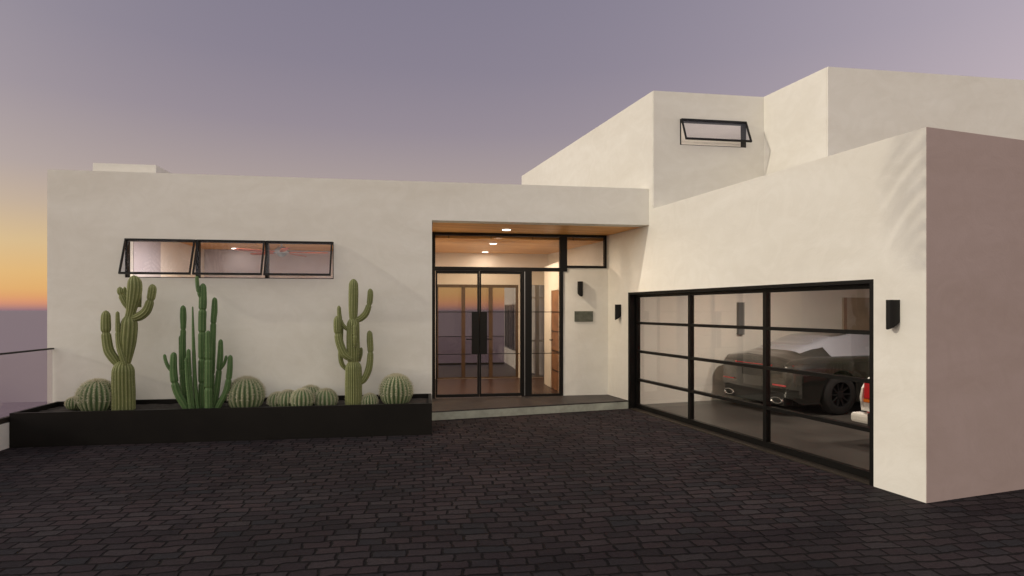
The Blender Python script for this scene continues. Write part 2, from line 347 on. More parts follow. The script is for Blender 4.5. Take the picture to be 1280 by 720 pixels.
panel(bm, lambda a, t, z: PA + WV*(1.2+a) + NV*(2.0+t) + Vector((0, 0, z)), 0, 2.0, 4.98, 5.25, 0, .5)
hp('upper_partition', bm, M['paint'])
# front wing roof, ceilings, linings
bm = bmesh.new(); prism(bm, [PW(.02, .25, 0)[:2], PW(9.22, .25, 0)[:2], PW(8.5, 4.60, 0)[:2], PW(.02, 4.60, 0)[:2]], 3.36, 3.76)
rf = hp('roof', bm, M['roof'])
bm = bmesh.new(); box(bm, (.459, .3, 3.7), (1.354, 1.5, 4.047), PW); hp('chimney', bm, M['stucco'])
bm = bmesh.new(); prism(bm, [PW(5.62, .25, 0)[:2], PW(9.24, .25, 0)[:2], PW(9.02, VD+.1, 0)[:2], PW(5.62, VD+.1, 0)[:2]], ZS, ZS+.06)
hp('porch_soffit', bm, M['wood_ceiling'])
bm = bmesh.new(); prism(bm, [PW(5.5, VD+.2, 0)[:2], PW(9.0, VD+.2, 0)[:2], PW(8.5, 4.49, 0)[:2], PW(5.5, 4.49, 0)[:2]], ZC, ZC+.06)
hp('ceiling', bm, M['wood_ceiling'])
bm = bmesh.new(); box(bm, (.6, .25, ZC), (5.35, 4.49, ZC+.06), PW); hp('ceiling', bm, M['wood_ceiling'])
bm = bmesh.new(); panel(bm, PW, .52, 8.62, 0, 3.5, 4.49, 4.62, [(5.755, 7.736, .15, 2.40), (8.02, 8.40, .15, 2.40)])
hp('rear_wall', bm, M['paint'])
# rear-room accent wall (mauve) in the left wing, 1 cm proud of the rear wall
bm = bmesh.new(); panel(bm, PW, .61, 5.34, .15, ZC-.003, 4.47, 4.487); hp('accent_wall', bm, M['grey_paint'])
bm = bmesh.new(); panel(bm, PW, .25, 4.49, 0, 3.36, .52, .60, [], swap=True)
hp('cross_wall', bm, M['paint']); bm = bmesh.new(); panel(bm, PW, .25, 4.49, .0, ZC, 5.35, 5.5, [], swap=True)
hp('cross_wall', bm, M['paint'])
bm = bmesh.new(); panel(bm, PW, VD+.2, 3.25, .15, 2.75, 8.12, 8.24, [(1.85, 2.55, .1, 2.2)], swap=True)
hp('hall_wall', bm, M['paint'])
bm = bmesh.new(); box(bm, (8.13, 1.86, .16), (8.19, 2.54, 2.19), PW)
d = hp('interior_door', bm, M['wood_door'])
bm = bmesh.new()
bm.free()
for z in (.55, .95, 1.35, 1.75):
    bm = bmesh.new(); box(bm, (8.118, 1.88, z), (8.1298, 2.52, z+.012), PW); sub(d, bm, 'door_groove', M['black'])
bm = bmesh.new(); box(bm, (8.06, 2.42, 1.16), (8.13, 2.44, 1.18), PW); box(bm, (8.06, 2.30, 1.16), (8.08, 2.42, 1.18), PW)
sub(d, bm, 'door_handle', M['black'])
bm = bmesh.new(); prism(bm, [PW(5.5, VD, 0)[:2], PW(9.0, VD, 0)[:2], PW(8.48, 4.49, 0)[:2], PW(5.5, 4.49, 0)[:2]], .05, .148)
tag(finish(bm, 'hall_floor', M['wood_floor']), kind='structure')
bm = bmesh.new(); box(bm, (.6, .25, .05), (5.35, 4.47, .148), PW); tag(finish(bm, 'room_floor', M['wood_floor']), kind='structure')
# porch wall with high transom
bm = bmesh.new(); panel(bm, PW, 8.11, 9.06, 0, ZS, VD, VD+.2, [(8.10, 8.975, 2.60, 3.30)])
hp('porch_wall', bm, M['stucco'])
# porch slab
A_ = PG(5.47, 0, 0); k = (5.60-(A_-OW).dot(WV))/(-EV.dot(WV)); B_ = A_ - EV*k
slab = [B_[:2], A_[:2], PG(6.3, 0, 0)[:2], PW(9.0, VD, 0)[:2], PW(5.6, VD, 0)[:2]]
bm = bmesh.new(); prism(bm, slab, 0, .128); tag(finish(bm, 'porch_step', M['concrete'], bevel=.006), kind='structure')
bm = bmesh.new(); prism(bm, slab, .128, .15); tag(finish(bm, 'porch_floor', M['tile'], bevel=.003), kind='structure')

# entrance door: frame, leaves, panes, handles
bm = bmesh.new()
v0, v1 = VD-.02, VD+.08
for a, b, z0, z1 in ((5.60, 5.68, .15, 3.24), (7.32, 7.50, .15, 2.53), (8.05, 8.112, .15, 2.53), (5.68, 8.05, 3.19, 3.24), (5.68, 8.05, 2.53, 2.60),
                     (8.05, 8.19, 2.5301, 3.24), (8.19, 8.975, 3.195, 3.24), (8.19, 8.975, 2.60, 2.645), (8.935, 8.975, 2.645, 3.195), (7.50, 8.05, .15, .19)):
    box(bm, (a, v0, z0), (b, v1, z1), PW)
ed = hp('entrance_door', bm, M['black'])
for a, b in ((5.685, 6.497), (6.503, 7.315)):
    bm = bmesh.new()
    for q in ((a, a+.032, .16, 2.525), (b-.032, b, .16, 2.525), (a+.032, b-.032, 2.475, 2.525), (a+.032, b-.032, .16, .215)):
        box(bm, (q[0], VD, q[2]), (q[1], VD+.05, q[3]), PW)
    for z in (.965, 1.755): box(bm, (a+.032, VD+.012, z-.006), (b-.032, VD+.036, z+.006), PW)
    sub(ed, bm, 'door_leaf', M['black'])
    bm = bmesh.new()
    for z0, z1 in ((.215, .959), (.971, 1.749), (1.761, 2.475)): box(bm, (a+.032, VD+.02, z0), (b-.032, VD+.028, z1), PW)
    sub(ed, bm, 'pane', M['leafglass'])
bm = bmesh.new(); 
for z in (.965, 1.755): box(bm, (7.5, VD+.012, z-.006), (8.05, VD+.036, z+.006), PW)
for z0, z1 in ((.19, .959), (.971, 1.749), (1.761, 2.53)): box(bm, (7.5, VD+.02, z0), (8.05, VD+.028, z1), PW, 1)
sub(ed, bm, 'sidelight', [M['black'], M['leafglass']])
bm = bmesh.new(); box(bm, (7.358, VD-.024, .17), (7.368, VD-.0201, 2.52), PW); sub(ed, bm, 'metal_strip', M['steel'])
bm = bmesh.new(); box(bm, (5.68, VD+.02, 2.60), (8.05, VD+.028, 3.19), PW); box(bm, (8.19, VD+.02, 2.645), (8.935, VD+.028, 3.195), PW)
sub(ed, bm, 'transom_pane', M['doorglass'])
for a, b in ((6.352, 6.493), (6.507, 6.640)):
    bm = bmesh.new(); box(bm, (a, VD-.075, .965), (b, VD-.055, 1.755), PW)
    for z in (1.1, 1.62): tube(bm, PW((a+b)/2, VD-.06, z), PW((a+b)/2, VD+.002, z), .012)
    sub(ed, bm, 'door_handle', M['black'], bevel=.002)
bm = bmesh.new(); tube(bm, PW(6.26, VD+.09, 1.24), PW(6.74, VD+.09, 1.24), .011); tube(bm, PW(6.45, VD+.04, 1.24), PW(6.45, VD+.09, 1.24), .011); tube(bm, PW(6.55, VD+.04, 1.24), PW(6.55, VD+.09, 1.24), .011)
sub(ed, bm, 'lever', M['black'])

# rear sliding doors
bm = bmesh.new(); v0 = 4.5
for a, b, z0, z1 in ((5.755, 5.81, .15, 2.40), (7.68, 7.736, .15, 2.40), (5.81, 7.68, 2.33, 2.40), (5.81, 7.68, .15, .18), (6.36, 6.45, .18, 2.33), (7.02, 7.11, .18, 2.33)):
    box(bm, (a, v0, z0), (b, v0+.09, z1), PW)
sd = hp('sliding_door', bm, M['wood_frame'])
bm = bmesh.new()
for a, b in ((5.81, 6.36), (6.45, 7.02), (7.11, 7.68)): box(bm, (a, v0+.04, .18), (b, v0+.048, 2.33), PW)
sub(sd, bm, 'pane', M['glass'])
bm = bmesh.new()
for a, b, z0, z1 in ((8.02, 8.05, .15, 2.40), (8.37, 8.40, .15, 2.40), (8.16, 8.25, .15, 2.40), (8.05, 8.16, 2.07, 2.10), (8.25, 8.37, 2.07, 2.10), (8.05, 8.16, 1.02, 1.06), (8.25, 8.37, 1.02, 1.06), (8.05, 8.16, .15, .19), (8.25, 8.37, .15, .19)):
    box(bm, (a, v0, z0), (b, v0+.06, z1), PW)
rw = hp('rear_window', bm, M['steel'])
bm = bmesh.new(); box(bm, (8.05, v0+.02, .19), (8.16, v0+.026, 2.40), PW); box(bm, (8.25, v0+.02, .19), (8.37, v0+.026, 2.40), PW)
sub(rw, bm, 'pane', M['glass'])
# cross-wall glazing
bm = bmesh.new(); box(bm, (.602, 1.235, .15), (.612, 2.267, ZC-.003), PW); hp('accent_wall', bm, M['grey_paint'])

# ribbon window: three awning sashes
def awning(P, a0, a1, z0, z1, n, ang, depth=.10, fr=.028, name='awning_window'):
    bm = bmesh.new(); w = (a1-a0)/n
    box(bm, (a0, 0.01, z1-.035), (a1, depth, z1), P); box(bm, (a0, 0.01, z0), (a1, depth, z0+.012), P)
    box(bm, (a0, 0.01, z0+.012), (a0+fr, depth, z1-.035), P); box(bm, (a1-.012, 0.01, z0+.012), (a1, depth, z1-.035), P)
    box(bm, (a0+.001, depth+.0005, z1-.012), (a1-.001, .17, z1-.001), P); box(bm, (a1-.009, depth+.0005, z0+.002), (a1-.001, .17, z1-.0125), P)
    for i in range(1, n):
        a = a0+w*i; box(bm, (a-.022, 0.01, z0+.012), (a+.022, depth, z1-.035), P)
    wf = hp(name, bm, M['black'])
    L = (z1-z0)*.97
    for i in range(n):
        b0 = a0+w*i+.012; b1 = a0+w*(i+1)-.014
        def Q(a, t, h, b0=b0):      # sash frame: a along, t out of plane, h down from hinge
            y = -.008 - math.sin(ang)*h - math.cos(ang)*t; z = z1-.012 - math.cos(ang)*h + math.sin(ang)*t
            return P(a, y, z)
        bm = bmesh.new(); s = .026
        for q in ((b0, b1, 0, s), (b0, b1, L-s, L), (b0, b0+s*.8, s, L-s), (b1-s*.8, b1, s, L-s)): box(bm, (q[0], 0, q[2]), (q[1], .03, q[3]), Q)
        sub(wf, bm, 'sash', M['black'])
        bm = bmesh.new(); box(bm, (b0+s*.8, .012, s), (b1-s*.8, .018, L-s), Q); sub(wf, bm, 'pane', M['blueglass'])
    return wf
awning(PW, 1.049, 4.067, 2.28, 2.865, 3, R(19.5))
awning(lambda a, t, z: PA + WV*a + NV*t + Vector((0, 0, z)), .47, 1.68, 4.59, 5.03, 1, R(24))

# garage door: 3 x 4 glazed sections set 20 cm into the reveal
bm = bmesh.new(); e0, e1 = .12, .195; s0, s1 = .5435, 5.491; zt = 2.11
for q in ((s0, s0+.05, 0, zt-.04), (s1-.05, s1, 0, zt-.04), (s0, s1, zt-.04, zt)): box(bm, (q[0], .003, q[2]), (q[1], .2, q[3]), PG)   # lining of the reveal
gf = hp('garage_door', bm, M['black'])
sA, sB = s0+.05, s1-.05; zT = zt-.04
bars = [sA + (sB-sA)*i/3 for i in range(4)]; zb = [.02 + (zT-.02)*i/4 for i in range(5)]
bm = bmesh.new()
vs = [(bars[0], bars[0]+.05), (bars[1]-.03, bars[1]+.03), (bars[2]-.03, bars[2]+.03), (bars[3]-.05, bars[3])]
hs = [(zb[0], zb[0]+.075), (zb[1]-.022, zb[1]+.022), (zb[2]-.022, zb[2]+.022), (zb[3]-.022, zb[3]+.022), (zb[4]-.05, zb[4])]
for a, b in vs: box(bm, (a, e0+.002, zb[0]), (b, e1, zb[4]), PG)
for j, (a, b) in enumerate(hs):
    for i in range(3): box(bm, (vs[i][1], e0+.004, a), (vs[i+1][0], e1-.004, b), PG)
sub(gf, bm, 'door_frame', M['black'])
bm = bmesh.new()
for i in range(3):
    for j in range(4): box(bm, (vs[i][1], e0+.03, hs[j][1]), (vs[i+1][0], e0+.036, hs[j+1][0]), PG)
sub(gf, bm, 'pane', M['garageglass'])
bm = bmesh.new(); box(bm, (sA, .0, .0005), (sB, e0+.05, .016), PG); sub(gf, bm, 'threshold', M['bronze'])
# inner garage door in the far wall
bm = bmesh.new(); box(bm, (5.70, 5.34, .02), (5.745, 6.22, 2.06), PG); gd = hp('interior_door', bm, M['tan'])
bm = bmesh.new(); box(bm, (5.69, 5.34, .02), (5.699, 5.42, 2.06), PG); box(bm, (5.69, 6.08, .02), (5.699, 6.12, 2.06), PG); sub(gd, bm, 'door_trim', M['wood_door'])

# ------------------------------------------------------------------ lamps and wall pieces
def sconce(P, a, z1, h, rz_parent, label, name='wall_sconce'):
    root = empty(name, P(a, 0, z1-h)); tag(root, label, 'wall lamp', 'black half round wall lamps')
    bm = bmesh.new(); n = 16; r = .052; dep = .10
    top = []; bot = []
    for i in range(n+1):
        t = math.pi*i/n; x = math.cos(t)*r; y = math.sin(t)*dep
        top.append(bm.verts.new(P(a+x, -.004-y, z1))); bot.append(bm.verts.new(P(a+x, -.004-y, z1-h+.07*(1-y/dep))))
    for i in range(n): bm.faces.new((top[i], top[i+1], bot[i+1], bot[i]))
    bm.faces.new(top[::-1]); bm.faces.new(bot); bm.faces.new((top[0], bot[0], bot[n], top[n]))
    finish(bm, 'lamp_shade', M['black'], root)
    bm = bmesh.new(); box(bm, (a-.035, -.004, z1-h+.09), (a+.035, 0.0, z1-.02), P); finish(bm, 'back_plate', M['bronze'], root)
PDW = lambda u, v, z: PW(u, VD+v, z)
sconce(PDW, 8.448, 2.34, .29, 0, 'black wall lamp above the grey green plaque beside the glass entrance')
sconce(PG, 5.786, 1.895, .29, 0, 'small black wall lamp between the porch corner and the dark garage door jamb')
sconce(PG, .309, 1.895, .29, 0, 'large black wall lamp right of the garage door near the house corner')
bm = bmesh.new(); box(bm, (8.337, VD-.02, 1.57), (8.702, VD, 1.77), PW)
tag(finish(bm, 'wall_plaque', M['plaque'], bevel=.003), 'blank grey green stone plaque on the porch wall under the lamp', 'plaque')
bm = bmesh.new(); box(bm, (5.68, 2.60, 1.30), (5.75, 2.74, 1.945), PG)  # bar modelled to imitate a wall lamp's reflection in the garage glass
tag(finish(bm, 'reflection_bar', plain('reflection_grey', (.17, .165, .16), .5), bevel=.004), 'narrow dark grey upright bar imitating a lamp reflection in the garage glass', 'painted reflection')
def ceiling_light(px, y, zc, label):
    D = (zc-EYE)*F/(HZ-y); p = Vector(((px-CX)/F*D, D, zc))
    root = empty('ceiling_light', p); tag(root, label, 'ceiling light', 'round recessed ceiling lights')
    bm = bmesh.new(); tube(bm, p, p+Vector((0, 0, -.012)), .092, 28); finish(bm, 'trim_ring', M['white'], root)
    bm = bmesh.new(); tube(bm, p+Vector((0, 0, -.0121)), p+Vector((0, 0, -.017)), .072, 28); finish(bm, 'lens', M['lampglow'], root)
    l = bpy.data.lights.new('lamp', 'AREA'); l.shape = 'DISK'; l.size = .14; l.energy = 0; l.color = (1, .84, .64)
    lo = bpy.data.objects.new('lamp', l); COL.objects.link(lo); lo.location = Vector((0, 0, -.02)); lo.parent = root; lo.visible_glossy = False
    return l
LP = ceiling_light(633, 286.5, ZS, 'lit recessed light in the cedar porch soffit over the entrance')
L1 = ceiling_light(616.5, 304, ZC, 'nearer of the two lit lights in the hall ceiling behind the transom')
L2 = ceiling_light(606.5, 314.5, ZC, 'farther of the two lit lights in the hall ceiling behind the transom')
L3 = ceiling_light(294, 310, ZC, 'lit recessed light left of the ceiling fan behind the ribbon window')
def fill_light(p, label, en, group='round recessed ceiling lights', col=(1, .84, .66)):  # added lamps, out of view, that brighten the front room and garage
    root = empty('ceiling_light', p); tag(root, label, 'ceiling light', group)  # added unseen lamp, not one of the real ceiling lights
    bm = bmesh.new(); tube(bm, p, p+Vector((0, 0, -.012)), .092, 28); finish(bm, 'trim_ring', M['white'], root)
    bm = bmesh.new(); tube(bm, p+Vector((0, 0, -.0121)), p+Vector((0, 0, -.017)), .072, 28); finish(bm, 'lens', M['lampglow'], root)
    l = bpy.data.lights.new('lamp', 'AREA'); l.shape = 'DISK'; l.size = .14; l.energy = en; l.color = col
    lo = bpy.data.objects.new('lamp', l); COL.objects.link(lo); lo.location = Vector((0, 0, -.02)); lo.parent = root; lo.visible_glossy = False
fill_light(PW(1.9, 1.3, ZC), 'added unseen ceiling light near the ribbon window, left end of the front room', 66, col=(1, .91, .80))
fill_light(PW(4.0, 1.3, ZC), 'added unseen ceiling light near the ribbon window, right end of the front room', 78, col=(1, .91, .80))
fill_light(PG(1.6, 2.6, 2.85), 'added unseen garage light above the red car', 72, 'added unseen garage lights', (1, .93, .83))
fill_light(PG(3.2, 2.0, 2.85), 'added unseen garage light above the tail of the dark car', 72, 'added unseen garage lights', (1, .93, .83))
LP.energy = 46; L1.energy = 105; L2.energy = 5; L3.energy = 1
# ceiling fan
Df = 11.5; fp = Vector(((352-CX)/F*Df, Df, 0))
fan = empty('ceiling_fan', fp+Vector((0, 0, ZC))); tag(fan, 'ceiling fan with reddish wooden blades and grey motor seen through the ribbon window', 'ceiling fan')
bm = bmesh.new(); tube(bm, fp+Vector((0, 0, ZC)), fp+Vector((0, 0, 3.0)), .02); tube(bm, fp+Vector((0, 0, ZC)), fp+Vector((0, 0, ZC-.05)), .07, 20, .04); finish(bm, 'down_rod', M['silver'], fan)
bm = bmesh.new(); tube(bm, fp+Vector((0, 0, 3.03)), fp+Vector((0, 0, 2.95)), .07, 24, .15); tube(bm, fp+Vector((0, 0, 2.95)), fp+Vector((0, 0, 2.90)), .15, 24, .15); tube(bm, fp+Vector((0, 0, 2.90)), fp+Vector((0, 0, 2.84)), .10, 24, .05); finish(bm, 'motor', M['silver'], fan)
for k in range(5):
    a = R(8+72*k); d = Vector((math.cos(a), math.sin(a), 0)); q = Vector((-math.sin(a), math.cos(a), 0))
    bm = bmesh.new()
    ring = []
    for (r, w) in ((.14, .04), (.25, .055), (.5, .068), (.8, .072), (.86, .05), (.88, .02)): ring.append((r, w))
    lo, hi = [], []
    for r, w in ring:
        for s in (1, -1):
            c = fp + d*r + q*w*s + Vector((0, 0, 2.92+.15*w*s)); lo.append(bm.verts.new(c)); hi.append(bm.verts.new(c+Vector((0, 0, .01))))
    for i in range(len(ring)-1):
        a0 = 2*i
        bm.faces.new((lo[a0], lo[a0+1], lo[a0+3], lo[a0+2])); bm.faces.new((hi[a0], hi[a0+2], hi[a0+3], hi[a0+1]))
        bm.faces.new((lo[a0], lo[a0+2], hi[a0+2], hi[a0])); bm.faces.new((lo[a0+1], hi[a0+1], hi[a0+3], lo[a0+3]))
    bm.faces.new((lo[0], hi[0], hi[1], lo[1])); bm.faces.new((lo[-2], lo[-1], hi[-1], hi[-2]))
    finish(bm, 'blade', M['rosewood'], fan)

# ------------------------------------------------------------------ terrace behind, side railing
bm = bmesh.new(); box(bm, (4.0, 4.62, -.5), (10.6, 8.35, .14), PW); tag(finish(bm, 'terrace', plain('terrace_tile', (.10, .085, .085), .5, var=.15)), kind='structure')
def rail_thing(name, label, u0, v0, u1, v1, z0, zt, n, curb=None):
    root = empty(name, PW(u0, v0, 0)); tag(root, label, 'railing')
    a = PW(u0, v0, 0); b = PW(u1, v1, 0); d = (b-a).normalized(); q = Vector((-d.y, d.x, 0)); L = (b-a).length
    P = lambda x, y, z: a+d*x+q*y+Vector((0, 0, z))
    bm = bmesh.new(); box(bm, (0, -.025, zt-.022), (L, .025, zt), P); finish(bm, 'handrail', M['black'], root)
    if curb: 
        bm = bmesh.new(); box(bm, (0, -.03, z0), (L, .03, z0+curb), P); finish(bm, 'base_channel', M['bronze'], root)
    for i in range(n):
        bm = bmesh.new(); box(bm, (L*i/n+.006, -.006, z0+(curb or 0)), (L*(i+1)/n-.006, .006, zt-.022), P); finish(bm, 'glass_panel', M['railglass'], root)
rail_thing('glass_railing', 'frameless glass railing with black handrail on the low white wall at the far left', .085, -.03, .085, -6.03, .33, 1.24, 5, .07)
rail_thing('glass_railing', 'glass railing along the rear terrace seen through the glass entrance', 4.1, 8.2, 7.9, 8.2, .14, 1.0, 3, .05)
bm = bmesh.new(); box(bm, (-.06, -6.2, -.6), (.130, -.002, .33), PW)
tag(finish(bm, 'low_wall', M['stucco']), 'low white stucco wall carrying the glass railing at the courtyard edge', 'wall')
bm = bmesh.new(); panel(bm, PW, 6.0, 8.9, .14, 3.5, 8.0, 8.15, [(6.3, 8.85, .62, 1.95)], swap=True)
tw = finish(bm, 'terrace_wall', M['stucco']); tag(tw, 'white wall with a tall window beside the rear terrace seen through the entrance', 'wall')
bm = bmesh.new()
for v in (6.3, 6.8, 7.3, 7.8, 8.3, 8.82): box(bm, (8.0, v, .62), (8.03, v+.03, 1.95), PW)
box(bm, (8.03, 6.3, .62), (8.06, 8.85, .65), PW); box(bm, (8.03, 6.3, 1.92), (8.06, 8.85, 1.95), PW)
finish(bm, 'window_frame', M['steel'], tw)
bm = bmesh.new(); box(bm, (8.07, 6.3, .62), (8.076, 8.85, 1.95), PW); finish(bm, 'pane', glass('grey_glass', (.4, .4, .42), .08), tw)

# ------------------------------------------------------------------ planter
pl = empty('planter', PW(2.8, -.5, 0)); tag(pl, 'long low black steel planter box of cacti along the front wall', 'planter')
bm = bmesh.new(); a0, a1, b0, b1, zt, w = .137, 5.586, -1.012, -.004, .45, .045
for q in (((a0, b0, .0), (a1, b0+w, zt)), ((a0, b1-w, .0), (a1, b1, zt)), ((a0, b0+w, .0), (a0+w, b1-w, zt)), ((a1-w, b0+w, .0), (a1, b1-w, zt))): box(bm, q[0], q[1], PW)
finish(bm, 'box', M['planter'], pl)
bm = bmesh.new()
nu, nv = 90, 16; g = [[bm.verts.new(PW(a0+w+(a1-a0-2*w)*i/nu, b0+w+(b1-b0-2*w)*j/nv, .385+.018*mn.noise(Vector((i*.5, j*.6, 0))))) for j in range(nv+1)] for i in range(nu+1)]
for i in range(nu):
    for j in range(nv): bm.faces.new((g[i][j], g[i+1][j], g[i+1][j+1], g[i][j+1]))
finish(bm, 'soil', M['soil'], pl, smooth=True, recalc=False)

# ------------------------------------------------------------------ cacti
def pxpt(px, y, v):
    u = spot(px, v); p = PW(u, v, 0); return Vector((p.x, p.y, EYE+(HZ-y)/F*p.y)), p.y/F
def catmull(pts, n):
    out = []
    P = [pts[0]]+pts+[pts[-1]]
    for i in range(1, len(P)-2):
        for k in range(n):
            t = k/n
            out.append(tuple(.5*((2*b)+(-a+c)*t+(2*a-5*b+4*c-d)*t*t+(-a+3*b-3*c+d)*t**3) for a, b, c, d in zip(P[i-1], P[i], P[i+1], P[i+2])))
    out.append(pts[-1]); return out
def stem(bm, lay, pts, ribs, joints=(), depth=.13, closed_base=False, dome=1.6):
    """pts: list of (pos Vector, radius). joints: arc fractions with a pinch."""
    raw = [(p.x, p.y, p.z, r) for p, r in pts]
    sm = catmull(raw, 14)
    ls = [0]
    for a, b in zip(sm, sm[1:]): ls.append(ls[-1]+math.dist(a[:3], b[:3]))
    L = ls[-1]; n = max(14, int(L/.012)); prev = None; rings = []
    rend = sm[-1][3]; K = ribs*6
    import bisect
    for i in range(n+1):
        # cluster samples near the domed tip
        s = L*i/n
        s = min(s, L*.9999)
        j = max(0, min(len(ls)-2, bisect.bisect(ls, s)-1)); t = (s-ls[j])/max(1e-9, ls[j+1]-ls[j])
        c = Vector([sm[j][q]*(1-t)+sm[j+1][q]*t for q in range(3)]); r = sm[j][3]*(1-t)+sm[j+1][3]*t
        d = (Vector(sm[min(j+2, len(sm)-1)][:3])-Vector(sm[max(0, j-1)][:3])).normalized()
        for jf in joints:
            x = (s-jf*L)/(rend*.8); r *= 1-.26*math.exp(-x*x*4)
        dt = (L-s)/(rend*dome)
        if dt < 1: r *= math.sqrt(max(0, 1-(1-dt)**2)) * .97 + .03*dt
        rings.append((c, max(r, .0005), d))
    vr = []; up = Vector((0, 1, 0))
    a = None
    for c, r, d in rings:
        if a is None: a = (up - d*up.dot(d)).normalized()
        else: a = (a - d*a.dot(d)).normalized()
        b = d.cross(a); row = []
        for k in range(K):
            th = 2*math.pi*k/K; ph = (k % 6)/6; rb = abs(math.cos(math.pi*ph)); rr = r*(1-depth+depth*rb*1.2+ .02*mn.noise(c*9+Vector((k*.3, 0, 0))))
            vtx = bm.verts.new(c+(a*math.cos(th)+b*math.sin(th))*rr); vtx[lay] = rb if ph < .001 or True else 0; row.append(vtx)
        vr.append(row)
    for i in range(len(vr)-1):
        for k in range(K):
            bm.faces.new((vr[i][k], vr[i][(k+1) % K], vr[i+1][(k+1) % K], vr[i+1][k]))
    bm.faces.new(vr[-1]); bm.faces.new(vr[0][::-1])
    return rings
def spines_on(bm, rings, ribs, depth, step, ln, cnt, rnd):
    a = None; acc = 0; last = None
    for (c, r, d) in rings:
        if a is None: a = (Vector((0, 1, 0)) - d*d.y).normalized()
        else: a = (a - d*a.dot(d)).normalized()
        b = d.cross(a)
        if last is not None and (c-last).length < step: continue
        last = c
        for k in range(ribs):
            th = 2*math.pi*k/ribs; o = a*math.cos(th)+b*math.sin(th)
            if o.y > .35: continue
            p = c+o*r*(1+depth*.2)
            for _ in range(cnt):
                w = (o+Vector((rnd.uniform(-.8, .8), rnd.uniform(-.8, .8), rnd.uniform(-.8, .8)))).normalized()
                q = w.orthogonal().normalized()*.0011; L = ln*rnd.uniform(.6, 1.2)
                q2 = w.cross(q).normalized()*.0011
                v = [bm.verts.new(p+q), bm.verts.new(p-q*.5+q2), bm.verts.new(p-q*.5-q2), bm.verts.new(p+w*L)]
                bm.faces.new((v[0], v[1], v[3])); bm.faces.new((v[1], v[2], v[3])); bm.faces.new((v[2], v[0], v[3]))
def cactus(name, label, v, px0, trunk, arms, mat, ribs, group=None, sp=(.04, .014, 2)):
    p0, k0 = pxpt(px0, 503, v); root = empty(name, (p0.x, p0.y, .38)); tag(root, label, 'cactus', group)
    rnd = random.Random(px0)
    def conv(pts):
        return [(lambda q: (q[0], r*q[1]))(pxpt(x, y, v+dv)) for x, y, dv, r in pts]
    sb = bmesh.new()
    for i, (pts, joints, rb) in enumerate(trunk+arms):
        bm = bmesh.new(); lay = bm.verts.layers.float.new('rib')
        rg = stem(bm, lay, conv(pts), rb, joints)
        spines_on(sb, rg, rb, .13, sp[0], sp[1], sp[2], rnd)
        finish(bm, 'trunk' if i < len(trunk) else 'arm', mat, root, smooth=True)
    finish(sb, 'spines', M['spine'], root, recalc=False)
S = lambda *p: list(p)
cactus('saguaro_cactus', 'thick olive saguaro cactus at the left of the planter with an arm on each side', -.5, 154,
  [(S((154.5, 522, 0, 12.5), (154.5, 495, 0, 12.6), (154, 475, 0, 12.3), (154, 457, 0, 11.6), (154.5, 450, 0, 9)), (), 19),
   (S((157.5, 455, 0, 4.5), (158.5, 445, 0, 6.5), (160, 425, 0, 9.2), (161.5, 405, 0, 9.0), (161, 393, 0, 7.5)), (), 12),
   (S((162, 397, 0, 5.2), (164, 388, 0, 5.5), (167, 372, 0, 7.6), (168.5, 358, 0, 8.0), (167.5, 344, 0, 7)), (), 12)],
  [(S((149, 457, 0, 4), (143, 449, 0, 5.4), (136, 438, 0, 5.8), (133, 421, 0, 5.4), (132.2, 405, 0, 5.6), (132.5, 388, 0, 4.8)), (.62,), 10),
   (S((156, 456, -.06, 2.6), (152, 444, -.07, 3.3), (148.5, 430, -.07, 3.2), (147.4, 410, -.07, 2.8), (146.8, 389, -.07, 2.0)), (.62,), 8),
   (S((161, 386, 0, 2.6), (156, 378, 0, 3.6), (151.5, 368, 0, 3.6), (149.5, 358.5, 0, 3.6)), (.66,), 9),
   (S((162, 383, .08, 2), (158, 372, .1, 2.2), (155.5, 358.5, .1, 1.8)), (), 8),
   (S((174, 384, .1, 2.4), (174.5, 365, .1, 2.6), (175.5, 357, .1, 2)), (), 8),
   (S((165, 397, 0, 4), (173, 396, 0, 5.4), (183, 388.5, 0, 5.2), (188, 375, 0, 4.6), (190.3, 363, 0, 4.7), (190.5, 355, 0, 4.2)), (.62,), 10)],
  M['saguaro'], 14, 'saguaro cacti in the planter')
